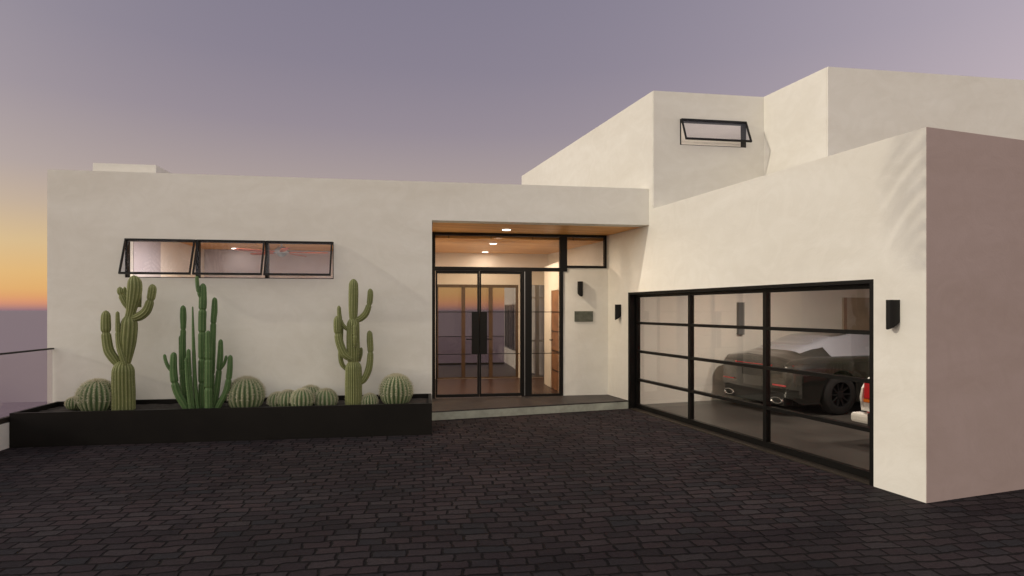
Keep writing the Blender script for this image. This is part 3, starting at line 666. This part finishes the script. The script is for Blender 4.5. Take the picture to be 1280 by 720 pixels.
cactus('saguaro_cactus', 'slimmer olive saguaro cactus right of the low clump with two arms on its right', -.5, 442,
  [(S((442, 522, 0, 10.2), (442, 495, 0, 10.2), (442, 470, 0, 10.0), (442, 455, 0, 9.2), (442, 449, 0, 7)), (), 22),
   (S((441.5, 454, 0, 6), (441.5, 440, 0, 7.8), (441.3, 420, 0, 7.8), (441.5, 404, 0, 7.4), (441.6, 396, 0, 6)), (), 14),
   (S((441.6, 400, 0, 4.5), (441.6, 388, 0, 5.6), (441.8, 368, 0, 6.0), (441.9, 355, 0, 5.6), (441.9, 348.5, 0, 4.8)), (), 12)],
  [(S((441, 399, 0, 2.8), (449, 399, 0, 3.8), (457, 392, 0, 4.0), (461.5, 380, 0, 3.5), (462.8, 370, 0, 3.6), (462.7, 360.6, 0, 3)), (.60,), 9),
   (S((447, 480, 0, 3), (455, 474, 0, 4.0), (461, 460, 0, 4.2), (463, 441, 0, 3.7), (462.3, 426, 0, 3.9), (461.8, 413, 0, 3)), (.62,), 9),
   (S((440, 449, -.05, 3.5), (431, 443, -.06, 4.8), (425, 430, -.06, 4.9), (422.2, 416, -.06, 4.5), (421.8, 404, -.06, 4.7), (422, 394.5, -.06, 4)), (.63,), 10),
   (S((436, 413, 0, 2), (428, 406, .02, 2.8), (424.5, 396, .02, 2.7), (423.6, 382, .02, 2.3)), (.5,), 8),
   (S((436, 464, .12, 2), (428, 456, .12, 2.8), (425.5, 444, .12, 2.8), (426.5, 425, .12, 2.4), (427, 408, .12, 2.2)), (), 8),
   (S((443.8, 433, -.10, 1.6), (443.8, 424, -.12, 2.6), (443.6, 415, -.12, 2.5), (443.3, 405, -.12, 2.2)), (.5,), 8),
   (S((449, 452, .1, 1.6), (451, 443, .1, 2.2), (451.5, 434, .1, 2)), (), 8)],
  M['saguaro'], 14, 'saguaro cacti in the planter')
cactus('columnar_cactus', 'dark green columnar cactus with a dozen upright stems fanning from one base', -.5, 254,
  [(S((253.5, 520, 0, 4.6), (253.2, 480, 0, 4.8), (253, 440, 0, 4.7), (252.8, 405, 0, 4.6), (253.6, 375, 0, 4.6), (253.8, 354, 0, 3.6)), (.25, .43, .63, .80), 8)],
  [(S((253, 376, 0, 1.6), (249.5, 368, -.03, 2.3), (247, 358, -.03, 2.3), (246, 344.5, -.03, 2.0)), (.35,), 6),
   (S((233, 520, .05, 2.6), (230, 480, .05, 3.4), (228.5, 440, .05, 3.6), (229, 411, .05, 3.2), (229, 395, .05, 3.7), (228.8, 381.5, .05, 2.8)), (.42, .78), 7),
   (S((232, 520, .12, 2.6), (228, 470, .12, 3.4), (226, 419, .12, 2.4)), (.5,), 7),
   (S((240, 520, -.1, 3.4), (230, 505, -.1, 4.6), (221, 488, -.1, 4.6), (216.8, 466, -.1, 4.4), (217.2, 440, -.1, 3.6)), (.55,), 7),
   (S((215, 466, -.1, 1.4), (210, 458, -.1, 2.0), (206.8, 450, -.1, 1.9), (205.4, 442.5, -.1, 1.7)), (), 6),
   (S((242, 520, -.16, 2.4), (238.5, 490, -.16, 2.9), (236.2, 462, -.16, 2.9), (235.5, 436, -.16, 2.3)), (.6,), 7),
   (S((239, 520, -.2, 1.8), (234.5, 480, -.2, 2.1), (232.5, 447, -.2, 1.6)), (), 6),
   (S((248, 520, -.12, 2.5), (244, 480, -.12, 2.4), (242.2, 440, -.12, 2.0), (241.4, 412, -.12, 1.5), (240.8, 383, -.12, .8)), (.45, .75), 6),
   (S((261, 520, -.18, 4.2), (260.5, 484, -.18, 4.4), (260.6, 448, -.18, 4.2), (260, 413, -.18, 3.3)), (.33, .66), 8),
   (S((262, 520, .08, 3.4), (264, 480, .08, 3.6), (265.5, 440, .08, 3.6), (266.8, 403, .08, 3.4), (268, 388, .08, 3.6), (268.4, 371.5, .08, 2.8)), (.35, .78), 7),
   (S((265, 520, -.05, 2.8), (270, 495, -.05, 3.4), (273.6, 465, -.05, 3.4), (275.4, 445, -.05, 3.4), (275.9, 424, -.05, 2.6)), (.6,), 7),
   (S((275, 463, -.05, 1.2), (279.5, 456, -.05, 1.8), (281.8, 450, -.05, 1.8), (282.8, 444, -.05, 1.6)), (), 6),
   (S((266, 520, -.12, 2.8), (275, 504, -.12, 3.6), (283, 488, -.12, 3.7), (287, 465, -.12, 3.4), (287.8, 443.5, -.12, 2.9)), (.62,), 7)],
  M['columnar'], 8, None, (.05, .012, 1))

def barrel_mesh(r, ribs, squash, rnd):
    bm = bmesh.new(); lay = bm.verts.layers.float.new('rib'); K = ribs*6; n = 40; rows = []
    for i in range(n+1):
        t = math.pi*(i/n)*.90 + .02; row = []
        for k in range(K):
            ph = (k % 6)/6; rb = abs(math.cos(math.pi*ph)); dd = .17*math.sin(t)
            rr = r*math.sin(t)**.88*(1-dd+dd*rb*(.86+.14*abs(math.cos((t/(math.pi*.56)*12+.35)*math.pi))))*(1+.05*mn.noise(Vector((math.cos(2*math.pi*k/K)*1.3+r*40, math.sin(2*math.pi*k/K)*1.3, t)))+.02*mn.noise(Vector((k*.5, t*5, r*30)))); th = 2*math.pi*k/K
            v = bm.verts.new((rr*math.cos(th), rr*math.sin(th), r*squash*math.cos(t)-.06*r*math.exp(-(t*4)**2))); v[lay] = rb; row.append(v)
        rows.append(row)
    for i in range(n):
        for k in range(K): bm.faces.new((rows[i][k], rows[i+1][k], rows[i+1][(k+1) % K], rows[i][(k+1) % K]))
    bm.faces.new(rows[0]); bm.faces.new(rows[-1])
    sb = bmesh.new()
    for k in range(ribs):
        th = 2*math.pi*k/ribs
        for i in range(1, 13):
            t = math.pi*.56*(i-.35)/12 + rnd.uniform(-.015, .015); o = Vector((math.sin(t)*math.cos(th), math.sin(t)*math.sin(th), math.cos(t)))
            p = Vector((r*math.sin(t)**.88*math.cos(th), r*math.sin(t)**.88*math.sin(th), r*squash*math.cos(t)))
            for _ in range(11):
                w = (o*.7+Vector((rnd.uniform(-1, 1), rnd.uniform(-1, 1), rnd.uniform(-1, 1)))).normalized(); q = w.orthogonal().normalized()*.0021; q2 = w.cross(q).normalized()*.0021
                L = r*rnd.uniform(.09, .20)
                v = [sb.verts.new(p+q), sb.verts.new(p-q*.5+q2), sb.verts.new(p-q*.5-q2), sb.verts.new(p+w*L)]
                sb.faces.new((v[0], v[1], v[3])); sb.faces.new((v[1], v[2], v[3])); sb.faces.new((v[2], v[0], v[3]))
    return bm, sb
def barrel(px, top, rpx, v, label, ribs=20, sq=1.0, tilt=0):
    p, k = pxpt(px, top, v); r = rpx*k; zc = p.z-r*sq*.96
    root = empty('barrel_cactus', (p.x, p.y, zc), random.uniform(0, 1)); tag(root, label, 'cactus', 'round barrel cacti in the planter')
    bm, sb = barrel_mesh(r, ribs, sq, random.Random(int(px)))
    finish(bm, 'body', M['barrel'], root, smooth=True, pw=False); finish(sb, 'spines', M['spine'], root, recalc=False, pw=False)
barrel(121, 476, 21.5, -.45, 'large round barrel cactus just left of the left saguaro', 22)
barrel(98, 495, 9.5, -.42, 'small barrel cactus touching the left side of the large leftmost barrel cactus', 16)
barrel(91, 497, 8, -.5, 'smallest barrel cactus at the very left end of the planter', 14)
barrel(307.5, 473, 22, -.45, 'large round barrel cactus just right of the green columnar cactus', 22)
barrel(347, 491, 12, -.40, 'small spiny barrel cactus at the left end of the low clump in mid planter', 16, .95)
barrel(360, 488.5, 13, -.50, 'second ball from the left in the low clump of barrel cacti', 16, .95)
barrel(378, 487, 14, -.68, 'pale spiny barrel cactus in front at the middle of the low clump', 16, .98)
barrel(388, 483, 15, -.35, 'tallest barrel cactus at the back of the low clump', 18, .98)
barrel(407, 487, 14.5, -.48, 'rightmost ball of the low clump, left of the slim saguaro', 16, .96)
barrel(462, 492.5, 10.5, -.5, 'small barrel cactus at the foot of the slim saguaro on its right', 16)
barrel(495, 469.5, 20.5, -.45, 'large round barrel cactus at the right end of the planter', 22)

# ------------------------------------------------------------------ cars
def interp(tab, x):
    if x <= tab[0][0]: return tab[0][1]
    for (a, fa), (b, fb) in zip(tab, tab[1:]):
        if x <= b:
            t = (x-a)/(b-a); t = t*t*(3-2*t)*.5+t*.5; return fa*(1-t)+fb*t
    return tab[-1][1]
M['tyre'] = plain('tyre_rubber', (.02, .02, .02), .8); M['rim'] = plain('dark_alloy', (.10, .10, .105), .3, metal=.9)
M['carglass'] = plain('car_glass', (.22, .22, .25), .05, spec=1.0, coat=1); M['chrome'] = plain('chrome', (.6, .6, .6), .2, metal=1)  # car glass base colour paled to imitate a bright reflection
M['tail'] = plain('tail_lens', (.60, .02, .03), .15, coat=1); M['plastic'] = plain('black_plastic', (.015, .015, .015), .5)
M['plate'] = plain('plate_white', (.6, .6, .6), .5)
def car(name, label, group, s, e, rz, prm, paint):
    root = empty(name, (0, 0, 0)); tag(root, label, 'car', group)
    L = prm['L']; wr = prm['wr']; axr, axf = prm['ax']; nx = 110
    xs = [L*i/nx for i in range(nx+1)]
    Wt, Bt, Rt, Gt = prm['W'], prm['B'], prm['R'], prm['G']
    def ring(x):
        W = interp(Wt, x); B = interp(Bt, x); Rr = max(interp(Rt, x), B+.004); G = interp(Gt, x); zb = prm['sill']
        if x < .25: zb += (0.25-x)*.5
        for ax in (axr, axf):
            q = (wr+.045)**2-(x-ax)**2
            if q > 0: zb = max(zb, wr+math.sqrt(q)*.98)
        zb = min(zb, B-.12)
        k = min(1, (Rr-B)/.25)
        ctl = [(W*.95, zb), (W*.99, max(zb+.02, .45*B+.05)), (W, max(zb+.04, .70*B)), (W*.975, B*.93), (W*.90, B)]
        gh = [(W*.86*(1-k)+W*.80*k, B+(Rr-B)*.12), (W*.6*(1-k)+(G*1.06)*k, B+(Rr-B)*.62), (W*.4*(1-k)+G*.90*k, B+(Rr-B)*.90), (W*.25*(1-k)+G*.6*k, B+(Rr-B)*.98), (0, Rr)]
        return ctl+gh
    bm = bmesh.new(); gm = bmesh.new(); rows = []
    dens = 4
    def dense(r):
        return catmull(r, dens)
    R_ = [dense(ring(x)) for x in xs]; nj = len(R_[0])
    for side in (1, -1):
        vb = [[bm.verts.new((x, side*p[0], p[1])) for p in r] for x, r in zip(xs, R_)]
        for i in range(nx):
            x = (xs[i]+xs[i+1])/2; k = interp(Rt, x)-interp(Bt, x)
            for j in range(nj-1):
                isg = False
                if k > .10:
                    if 5*dens-1 <= j < 7*dens+1 and prm['side'][0] < x < prm['side'][1] and abs(x-prm['bp']) > .04: isg = True
                    if j >= 6*dens and (prm['rear'][0] < x < prm['rear'][1] or prm['front'][0] < x < prm['front'][1]): isg = True
                f = [vb[i][j], vb[i+1][j], vb[i+1][j+1], vb[i][j+1]]
                if isg:
                    gm.faces.new([gm.verts.new(v.co) for v in f])
                else: bm.faces.new(f)
        bm.faces.new([v for v in vb[0]]+[bm.verts.new((0, 0, vb[0][0].co.z))]); bm.faces.new([v for v in vb[-1]]+[bm.verts.new((0, 0, vb[-1][0].co.z))])
    bmesh.ops.remove_doubles(bm, verts=bm.verts[:], dist=.001); bmesh.ops.remove_doubles(gm, verts=gm.verts[:], dist=.001)
    finish(bm, 'body', paint, root, smooth=True); finish(gm, 'window_glass', M['carglass'], root, smooth=True)
    bm = bmesh.new(); box(bm, (.3, -interp(Wt, 1)+.22, .16), (L-.3, interp(Wt, 1)-.22, .5)); finish(bm, 'underbody', M['plastic'], root)
    for ax in (axr, axf):
        for sd in (1, -1):
            yo = sd*(interp(Wt, ax)-.015); bm = bmesh.new(); n = 32
            prof = [(.62*wr, 0), (.93*wr, 0.0), (wr, -.03), (wr, -.19), (.93*wr, -.22), (.5*wr, -.22)]
            rr = [[bm.verts.new((ax+math.cos(2*math.pi*k/n)*r, yo+sd*w, wr+math.sin(2*math.pi*k/n)*r)) for k in range(n)] for r, w in prof]
            for a in range(len(prof)-1):
                for k in range(n): bm.faces.new((rr[a][k], rr[a][(k+1) % n], rr[a+1][(k+1) % n], rr[a+1][k]))
            wh = finish(bm, 'wheel', M['tyre'], root, smooth=True)
            bm = bmesh.new(); tube(bm, (ax, yo-sd*.10, wr), (ax, yo-sd*.02, wr), .06, 16)
            for k in range(10):
                a = 2*math.pi*k/10; d = Vector((math.cos(a), 0, math.sin(a))); q = Vector((-math.sin(a), 0, math.cos(a)))*.016
                c0 = Vector((ax, yo-sd*.03, wr))+d*.05; c1 = Vector((ax, yo-sd*.012, wr))+d*.63*wr
                v = [bm.verts.new(c) for c in (c0+q, c0-q, c1-q*.8, c1+q*.8)]; w = [bm.verts.new(x.co-Vector((0, sd*.03, 0))) for x in v]
                bm.faces.new(v); bm.faces.new(w[::-1])
                for z in range(4): bm.faces.new((v[z], v[(z+1) % 4], w[(z+1) % 4], w[z]))
            rg = [[bm.verts.new((ax+math.cos(2*math.pi*k/n)*r, yo-sd*w, wr+math.sin(2*math.pi*k/n)*r)) for k in range(n)] for r, w in ((.64*wr, .004), (.60*wr, .004), (.58*wr, .12), (.04, .13))]
            for a in range(3):
                for k in range(n): bm.faces.new((rg[a][k], rg[a][(k+1) % n], rg[a+1][(k+1) % n], rg[a+1][k]))
            c = finish(bm, 'rim', M['rim'], None); c.parent = wh
    prm['extras'](root)
    root.location = PG(s, e, .014); root.rotation_euler.z = math.atan2(EV.y, EV.x)+rz
    return root
def sedan_extras(root):
    for sd in (1, -1):
        bm = bmesh.new()
        pts = [(.84, .80), (.86, .86), (.42, .845), (.40, .815)]
        a = [bm.verts.new((-.012+(.09 if abs(y) > .8 else 0), sd*y, z)) for y, z in pts]; b = [bm.verts.new((.15, sd*y, z)) for y, z in pts]
        bm.faces.new(a); bm.faces.new(b[::-1])
        for i in range(4): bm.faces.new((a[i], a[(i+1) % 4], b[(i+1) % 4], b[i]))
        finish(bm, 'tail_light', M['tail'], root)
        bm = bmesh.new(); box(bm, (-.02, min(sd*.50, sd*.78), .50), (.06, max(sd*.50, sd*.78), .525)); finish(bm, 'reflector', M['tail'], root)
        # chrome exhaust ring (slanted oval)
        bm = bmesh.new(); n = 24; rr = []
        for k in range(n):
            t = 2*math.pi*k/n; row = []
            for (f, xo) in ((1.0, -.06), (1.0, .03), (.80, .03), (.80, -.06)):
                row.append(bm.verts.new((xo+.02, sd*.60+math.cos(t)*.135*f, .255+math.sin(t)*.056*f)))
            rr.append(row)
        for k in range(n):
            for j in range(4): bm.faces.new((rr[k][j], rr[(k+1) % n][j], rr[(k+1) % n][(j+1) % 4], rr[k][(j+1) % 4]))
        finish(bm, 'exhaust_tip', M['chrome'], root, smooth=True)
    bm = bmesh.new(); box(bm, (-.012, -.74, .17), (.2, .74, .40)); finish(bm, 'diffuser', M['plastic'], root, bevel=.02)
    bm = bmesh.new(); box(bm, (-.018, -.26, .62), (.02, .26, .74)); finish(bm, 'number_plate', M['plastic'], root)
    bm = bmesh.new(); box(bm, (-.012, -.40, .825), (.05, .40, .838)); finish(bm, 'light_bar', M['tail'], root)
    for sd in (1, -1):
        bm = bmesh.new(); box(bm, (3.15, min(sd*.90, sd*1.06), .93), (3.28, max(sd*.90, sd*1.06), 1.06)); finish(bm, 'wing_mirror', M['plastic'], root, bevel=.03)
sedan = dict(L=4.85, wr=.345, ax=(1.02, 3.92), sill=.20, side=(.95, 3.35), bp=2.2, rear=(.42, 1.30), front=(2.95, 3.7),
    W=[(0, .80), (.08, .88), (.3, .93), (1, .955), (2.5, .93), (4.2, .94), (4.6, .86), (4.85, .66)],
    B=[(0, .86), (.12, .93), (.5, .97), (1.2, .96), (3, .93), (3.8, .90), (4.5, .76), (4.85, .55)],
    R=[(0, .865), (.12, .98), (.35, 1.03), (.8, 1.19), (1.3, 1.33), (1.9, 1.40), (2.4, 1.41), (2.9, 1.35), (3.3, 1.18), (3.75, .975), (4.5, .80), (4.85, .56)],
    G=[(0, .6), (.8, .56), (1.8, .60), (2.6, .61), (3.6, .66)], extras=sedan_extras)
paint_dark = plain('dark_metallic_paint', (.018, .018, .016), .18, metal=.2, coat=1)
car('sedan_car', 'dark grey fastback car with slanted chrome exhausts parked tail out behind the garage glass', None, 4.62, 2.02, 0, sedan, paint_dark)
def classic_extras(root):
    for sd in (1, -1):
        # swept chrome-edged fin with stacked lens
        bm = bmesh.new(); pts = [(.10, .42), (-.02, .44), (-.05, .62), (-.02, .74), (.06, .84), (.12, .88)]
        for w0, w1 in ((.815, .845),):
            a = [bm.verts.new((x-.012, sd*w0, z)) for x, z in pts]; b = [bm.verts.new((x-.012, sd*w1, z)) for x, z in pts]
            c = [bm.verts.new((x+.02, sd*w0, z)) for x, z in pts]; d = [bm.verts.new((x+.02, sd*w1, z)) for x, z in pts]
            for i in range(len(pts)-1):
                for p, q in ((a, b), (b, d), (d, c), (c, a)): bm.faces.new((p[i], p[i+1], q[i+1], q[i]))
            bm.faces.new((a[0], b[0], d[0], c[0])); bm.faces.new((a[-1], c[-1], d[-1], b[-1]))
        finish(bm, 'trim', M['white'], root)
        bm = bmesh.new(); box(bm, (-.035, min(sd*.70, sd*.813), .60), (.05, max(sd*.70, sd*.813), .82)); finish(bm, 'tail_light', M['tail'], root, bevel=.02)
        bm = bmesh.new(); box(bm, (-.036, min(sd*.70, sd*.813), .555), (.05, max(sd*.70, sd*.813), .597)); finish(bm, 'indicator', plain('amber_lens', (.7, .18, .02), .2), root, bevel=.005)
        bm = bmesh.new(); box(bm, (-.036, min(sd*.70, sd*.813), .44), (.05, max(sd*.70, sd*.813), .552)); finish(bm, 'reversing_light', M['white'], root, bevel=.005)
    bm = bmesh.new(); box(bm, (-.13, -.94, .28), (.05, .94, .41)); finish(bm, 'bumper', M['white'], root, bevel=.04)
    for sd in (1, -1):
        bm = bmesh.new(); box(bm, (-.16, sd*.62-.03, .26), (-.125, sd*.62+.03, .44)); finish(bm, 'overrider', M['rim'], root, bevel=.01)
classic = dict(L=4.3, wr=.33, ax=(.95, 3.4), sill=.22, side=(1.0, 3.0), bp=2.0, rear=(.85, 1.25), front=(2.6, 3.1),
    W=[(0, .80), (.1, .84), (.4, .86), (3.8, .86), (4.3, .72)],
    B=[(0, .82), (.2, .88), (1, .90), (3, .90), (3.9, .82), (4.3, .65)],
    R=[(0, .83), (.2, .90), (.8, .93), (1.2, 1.30), (1.6, 1.36), (2.3, 1.36), (2.7, 1.25), (3.1, .97), (3.9, .86), (4.3, .66)],
    G=[(0, .6), (1.2, .55), (2.5, .57), (3.5, .6)], extras=classic_extras)
car('classic_car', 'red classic car with white bumper at the right end of the garage glass', None, 1.17, 1.58, 0, classic, plain('red_paint', (.38, .012, .02), .25, coat=1))

# ------------------------------------------------------------------ palm (its frond shadow falls on the garage corner)
def palm(loc, h, label):
    root = empty('palm_tree', loc); tag(root, label, 'palm tree')
    bm = bmesh.new(); rows = []; n = 40
    for i in range(n+1):
        t = i/n; c = Vector((.25*math.sin(t*1.2)*t, .15*t*t, h*t)); r = .17-.05*t+.012*(i % 2)+(.07*math.exp(-t*14))
        rows.append([bm.verts.new(c+Vector((math.cos(2*math.pi*k/14)*r, math.sin(2*math.pi*k/14)*r, 0))) for k in range(14)])
    for i in range(n):
        for k in range(14): bm.faces.new((rows[i][k], rows[i][(k+1) % 14], rows[i+1][(k+1) % 14], rows[i+1][k]))
    bm.faces.new(rows[-1]); bm.faces.new(rows[0][::-1])
    finish(bm, 'trunk', M['bark'], root, smooth=True, pw=False)
    top = Vector((.25*math.sin(1.2), .15, h)); rnd = random.Random(3)
    for f in range(26):
        az = 2.399*f; el = R(75-(f/26)*95); L = 2.7+rnd.uniform(-.2, .2); bm = bmesh.new()
        d = Vector((math.cos(az), math.sin(az), 0)); bend = 105
        if d.dot(GV) > .30: el = max(el, R(50)); bend = 70
        if f >= 22: d = ((EV, -EV, (EV+GV*.25), (-EV+GV*.2))[f-22]).normalized(); el = R((25, 20, 5, 0)[f-22]); L = 3.2; bend = 115
        pts = []; p = top.copy(); e = el; ns = 34
        for i in range(ns+1):
            pts.append((p.copy(), e)); e -= R(bend)/ns*(.5+i/ns); p = p+(d*math.cos(e)+Vector((0, 0, math.sin(e))))*(L/ns)
        side = Vector((-d.y, d.x, 0))
        for i in range(ns):
            p, e = pts[i]; q = pts[i+1][0]; w = .018*(1-i/ns)+.004
            v = [bm.verts.new(p-side*w), bm.verts.new(p+side*w), bm.verts.new(q+side*w), bm.verts.new(q-side*w)]; bm.faces.new(v)
            if i < 4 or i % 2: continue
            ll = .80*math.sin(math.pi*min(1, (i+4)/(ns+3)))**.6; fw = (q-p).normalized(); up = Vector((0, 0, 1))
            for s in (1, -1):
                dr = (side*s*.85+fw*.6-up*.35+Vector((rnd.uniform(-.1, .1),)*3)).normalized(); m1 = p+dr*ll*.5; m2 = p+dr*ll-up*.08
                wv = fw*.036
                a = [bm.verts.new(p-wv), bm.verts.new(p+wv), bm.verts.new(m1+wv*1.1), bm.verts.new(m1-wv*1.1), bm.verts.new(m2)]
                bm.faces.new((a[0], a[1], a[2], a[3])); bm.faces.new((a[3], a[2], a[4]))
        finish(bm, 'frond', M['frond'], root, recalc=False, pw=False)
    return root
palm_pos = [-7.7, -1.1]; 

# ------------------------------------------------------------------ light
sun_az = Vector((-.966, -.260, 0)).normalized(); el = R(20)
SUNV = Vector((sun_az.x*math.cos(el), sun_az.y*math.cos(el), math.sin(el)))
l = bpy.data.lights.new('sun', 'SUN'); l.energy = 1.1; l.angle = R(.45); l.color = (1, .90, .74)
so = bpy.data.objects.new('sun', l); COL.objects.link(so); so.rotation_euler = SUNV.to_track_quat('Z', 'Y').to_euler()
# palm crown centre: its shadow lands just outside the garage corner
tgt = PG(-.24, 0, 4.75); t_ = 13.5; c = tgt+SUNV*t_
palm((c.x-.23, c.y-.15, -4.5), c.z+4.5, 'tall palm tree with feathery fronds on the slope left of the courtyard')

w = bpy.data.worlds.new('World'); scene.world = w; w.use_nodes = True; t = w.node_tree; t.nodes.clear()
out = N(t, 'ShaderNodeOutputWorld'); bg = N(t, 'ShaderNodeBackground')
tc = N(t, 'ShaderNodeTexCoord'); nrm = N(t, 'ShaderNodeVectorMath', operation='NORMALIZE'); t.links.new(tc.outputs['Generated'], nrm.inputs[0])
sp = N(t, 'ShaderNodeSeparateXYZ'); t.links.new(nrm.outputs[0], sp.inputs[0])
cr = N(t, 'ShaderNodeValToRGB'); e = cr.color_ramp.elements
stops = [(0, (150, 112, 118)), (.003, (176, 125, 115)), (.0073, (202, 137, 110)), (.0126, (216, 149, 107)), (.0178, (219, 158, 103)), (.0283, (222, 171, 107)), (.049, (222, 179, 117)), (.091, (212, 183, 138)), (.142, (190, 170, 150)), (.193, (172, 158, 155)), (.288, (150, 140, 150)), (.376, (137, 130, 145)), (.50, (128, 123, 141)), (1, (110, 112, 135))]
e[0].position = 0; e[0].color = (*s2l(stops[0][1]), 1); e[1].position = 1; e[1].color = (*s2l(stops[-1][1]), 1)
for p_, c_ in stops[1:-1]: x = e.new(p_); x.color = (*s2l(c_), 1)
t.links.new(sp.outputs[2], cr.inputs[0])
def lobe(vec, power, col, prev):
    dt = N(t, 'ShaderNodeVectorMath', operation='DOT_PRODUCT'); dt.inputs[1].default_value = Vector(vec).normalized(); t.links.new(nrm.outputs[0], dt.inputs[0])
    mx = N(t, 'ShaderNodeMath', operation='MAXIMUM'); mx.inputs[1].default_value = 0; t.links.new(dt.outputs['Value'], mx.inputs[0])
    pw = N(t, 'ShaderNodeMath', operation='POWER'); pw.inputs[1].default_value = power; t.links.new(mx.outputs[0], pw.inputs[0])
    cm = N(t, 'ShaderNodeMix', data_type='RGBA', blend_type='ADD', clamp_factor=False); cm.clamp_result = False
    t.links.new(pw.outputs[0], cm.inputs[0]); t.links.new(prev, cm.inputs[6]); cm.inputs[7].default_value = (*col, 1)
    return cm.outputs[2]
s = lobe((.95, .25, .25), 3.5, (.34, .29, .30), cr.outputs[0])       # rose afterglow to the right
s = lobe((-.88, -.36, .30), 3.0, (.86, .78, .65), s)              # bright western sky, left and behind
s = lobe((.10, -1, .45), 1.6, (.62, .59, .50), s)                # pale sky behind the camera
t.links.new(s, bg.inputs[0]); bg.inputs[1].default_value = 1.0; t.links.new(bg.outputs[0], out.inputs[0])

# added unseen lamp brightens the upstairs room behind the high window
up = PA + WV*1.80 + NV*.7
root = empty('ceiling_light', up+Vector((0, 0, 5.25)))  # added unseen lamp, not one of the real ceiling lights
tag(root, 'added unseen ceiling light brightening the upstairs room behind the small awning window', 'ceiling light', 'round recessed ceiling lights')
bm = bmesh.new(); tube(bm, up+Vector((0, 0, 5.249)), up+Vector((0, 0, 5.237)), .09, 24); finish(bm, 'lens', M['lampglow'], root)
l = bpy.data.lights.new('lamp', 'AREA'); l.shape = 'DISK'; l.size = .14; l.energy = 34; l.color = (.96, .94, 1)
lo = bpy.data.objects.new('lamp', l); COL.objects.link(lo); lo.location = Vector((0, 0, -.03)); lo.parent = root; lo.visible_glossy = False

# ------------------------------------------------------------------ camera and render settings
cam = bpy.data.cameras.new('camera'); co = bpy.data.objects.new('camera', cam); COL.objects.link(co); scene.camera = co
co.location = (0, 0, EYE); co.rotation_euler = (R(90), 0, 0); cam.sensor_width = 36; cam.lens = 36*F/1280; cam.shift_y = (HZ-360)/1280
cam.clip_start = .05; cam.clip_end = 200000
scene.view_settings.view_transform = 'Standard'; scene.view_settings.look = 'None'; scene.view_settings.gamma = 1; scene.view_settings.exposure = 0
scene.cycles.caustics_reflective = False; scene.cycles.caustics_refractive = False; scene.cycles.transparent_max_bounces = 24; scene.cycles.max_bounces = 10; scene.cycles.diffuse_bounces = 5
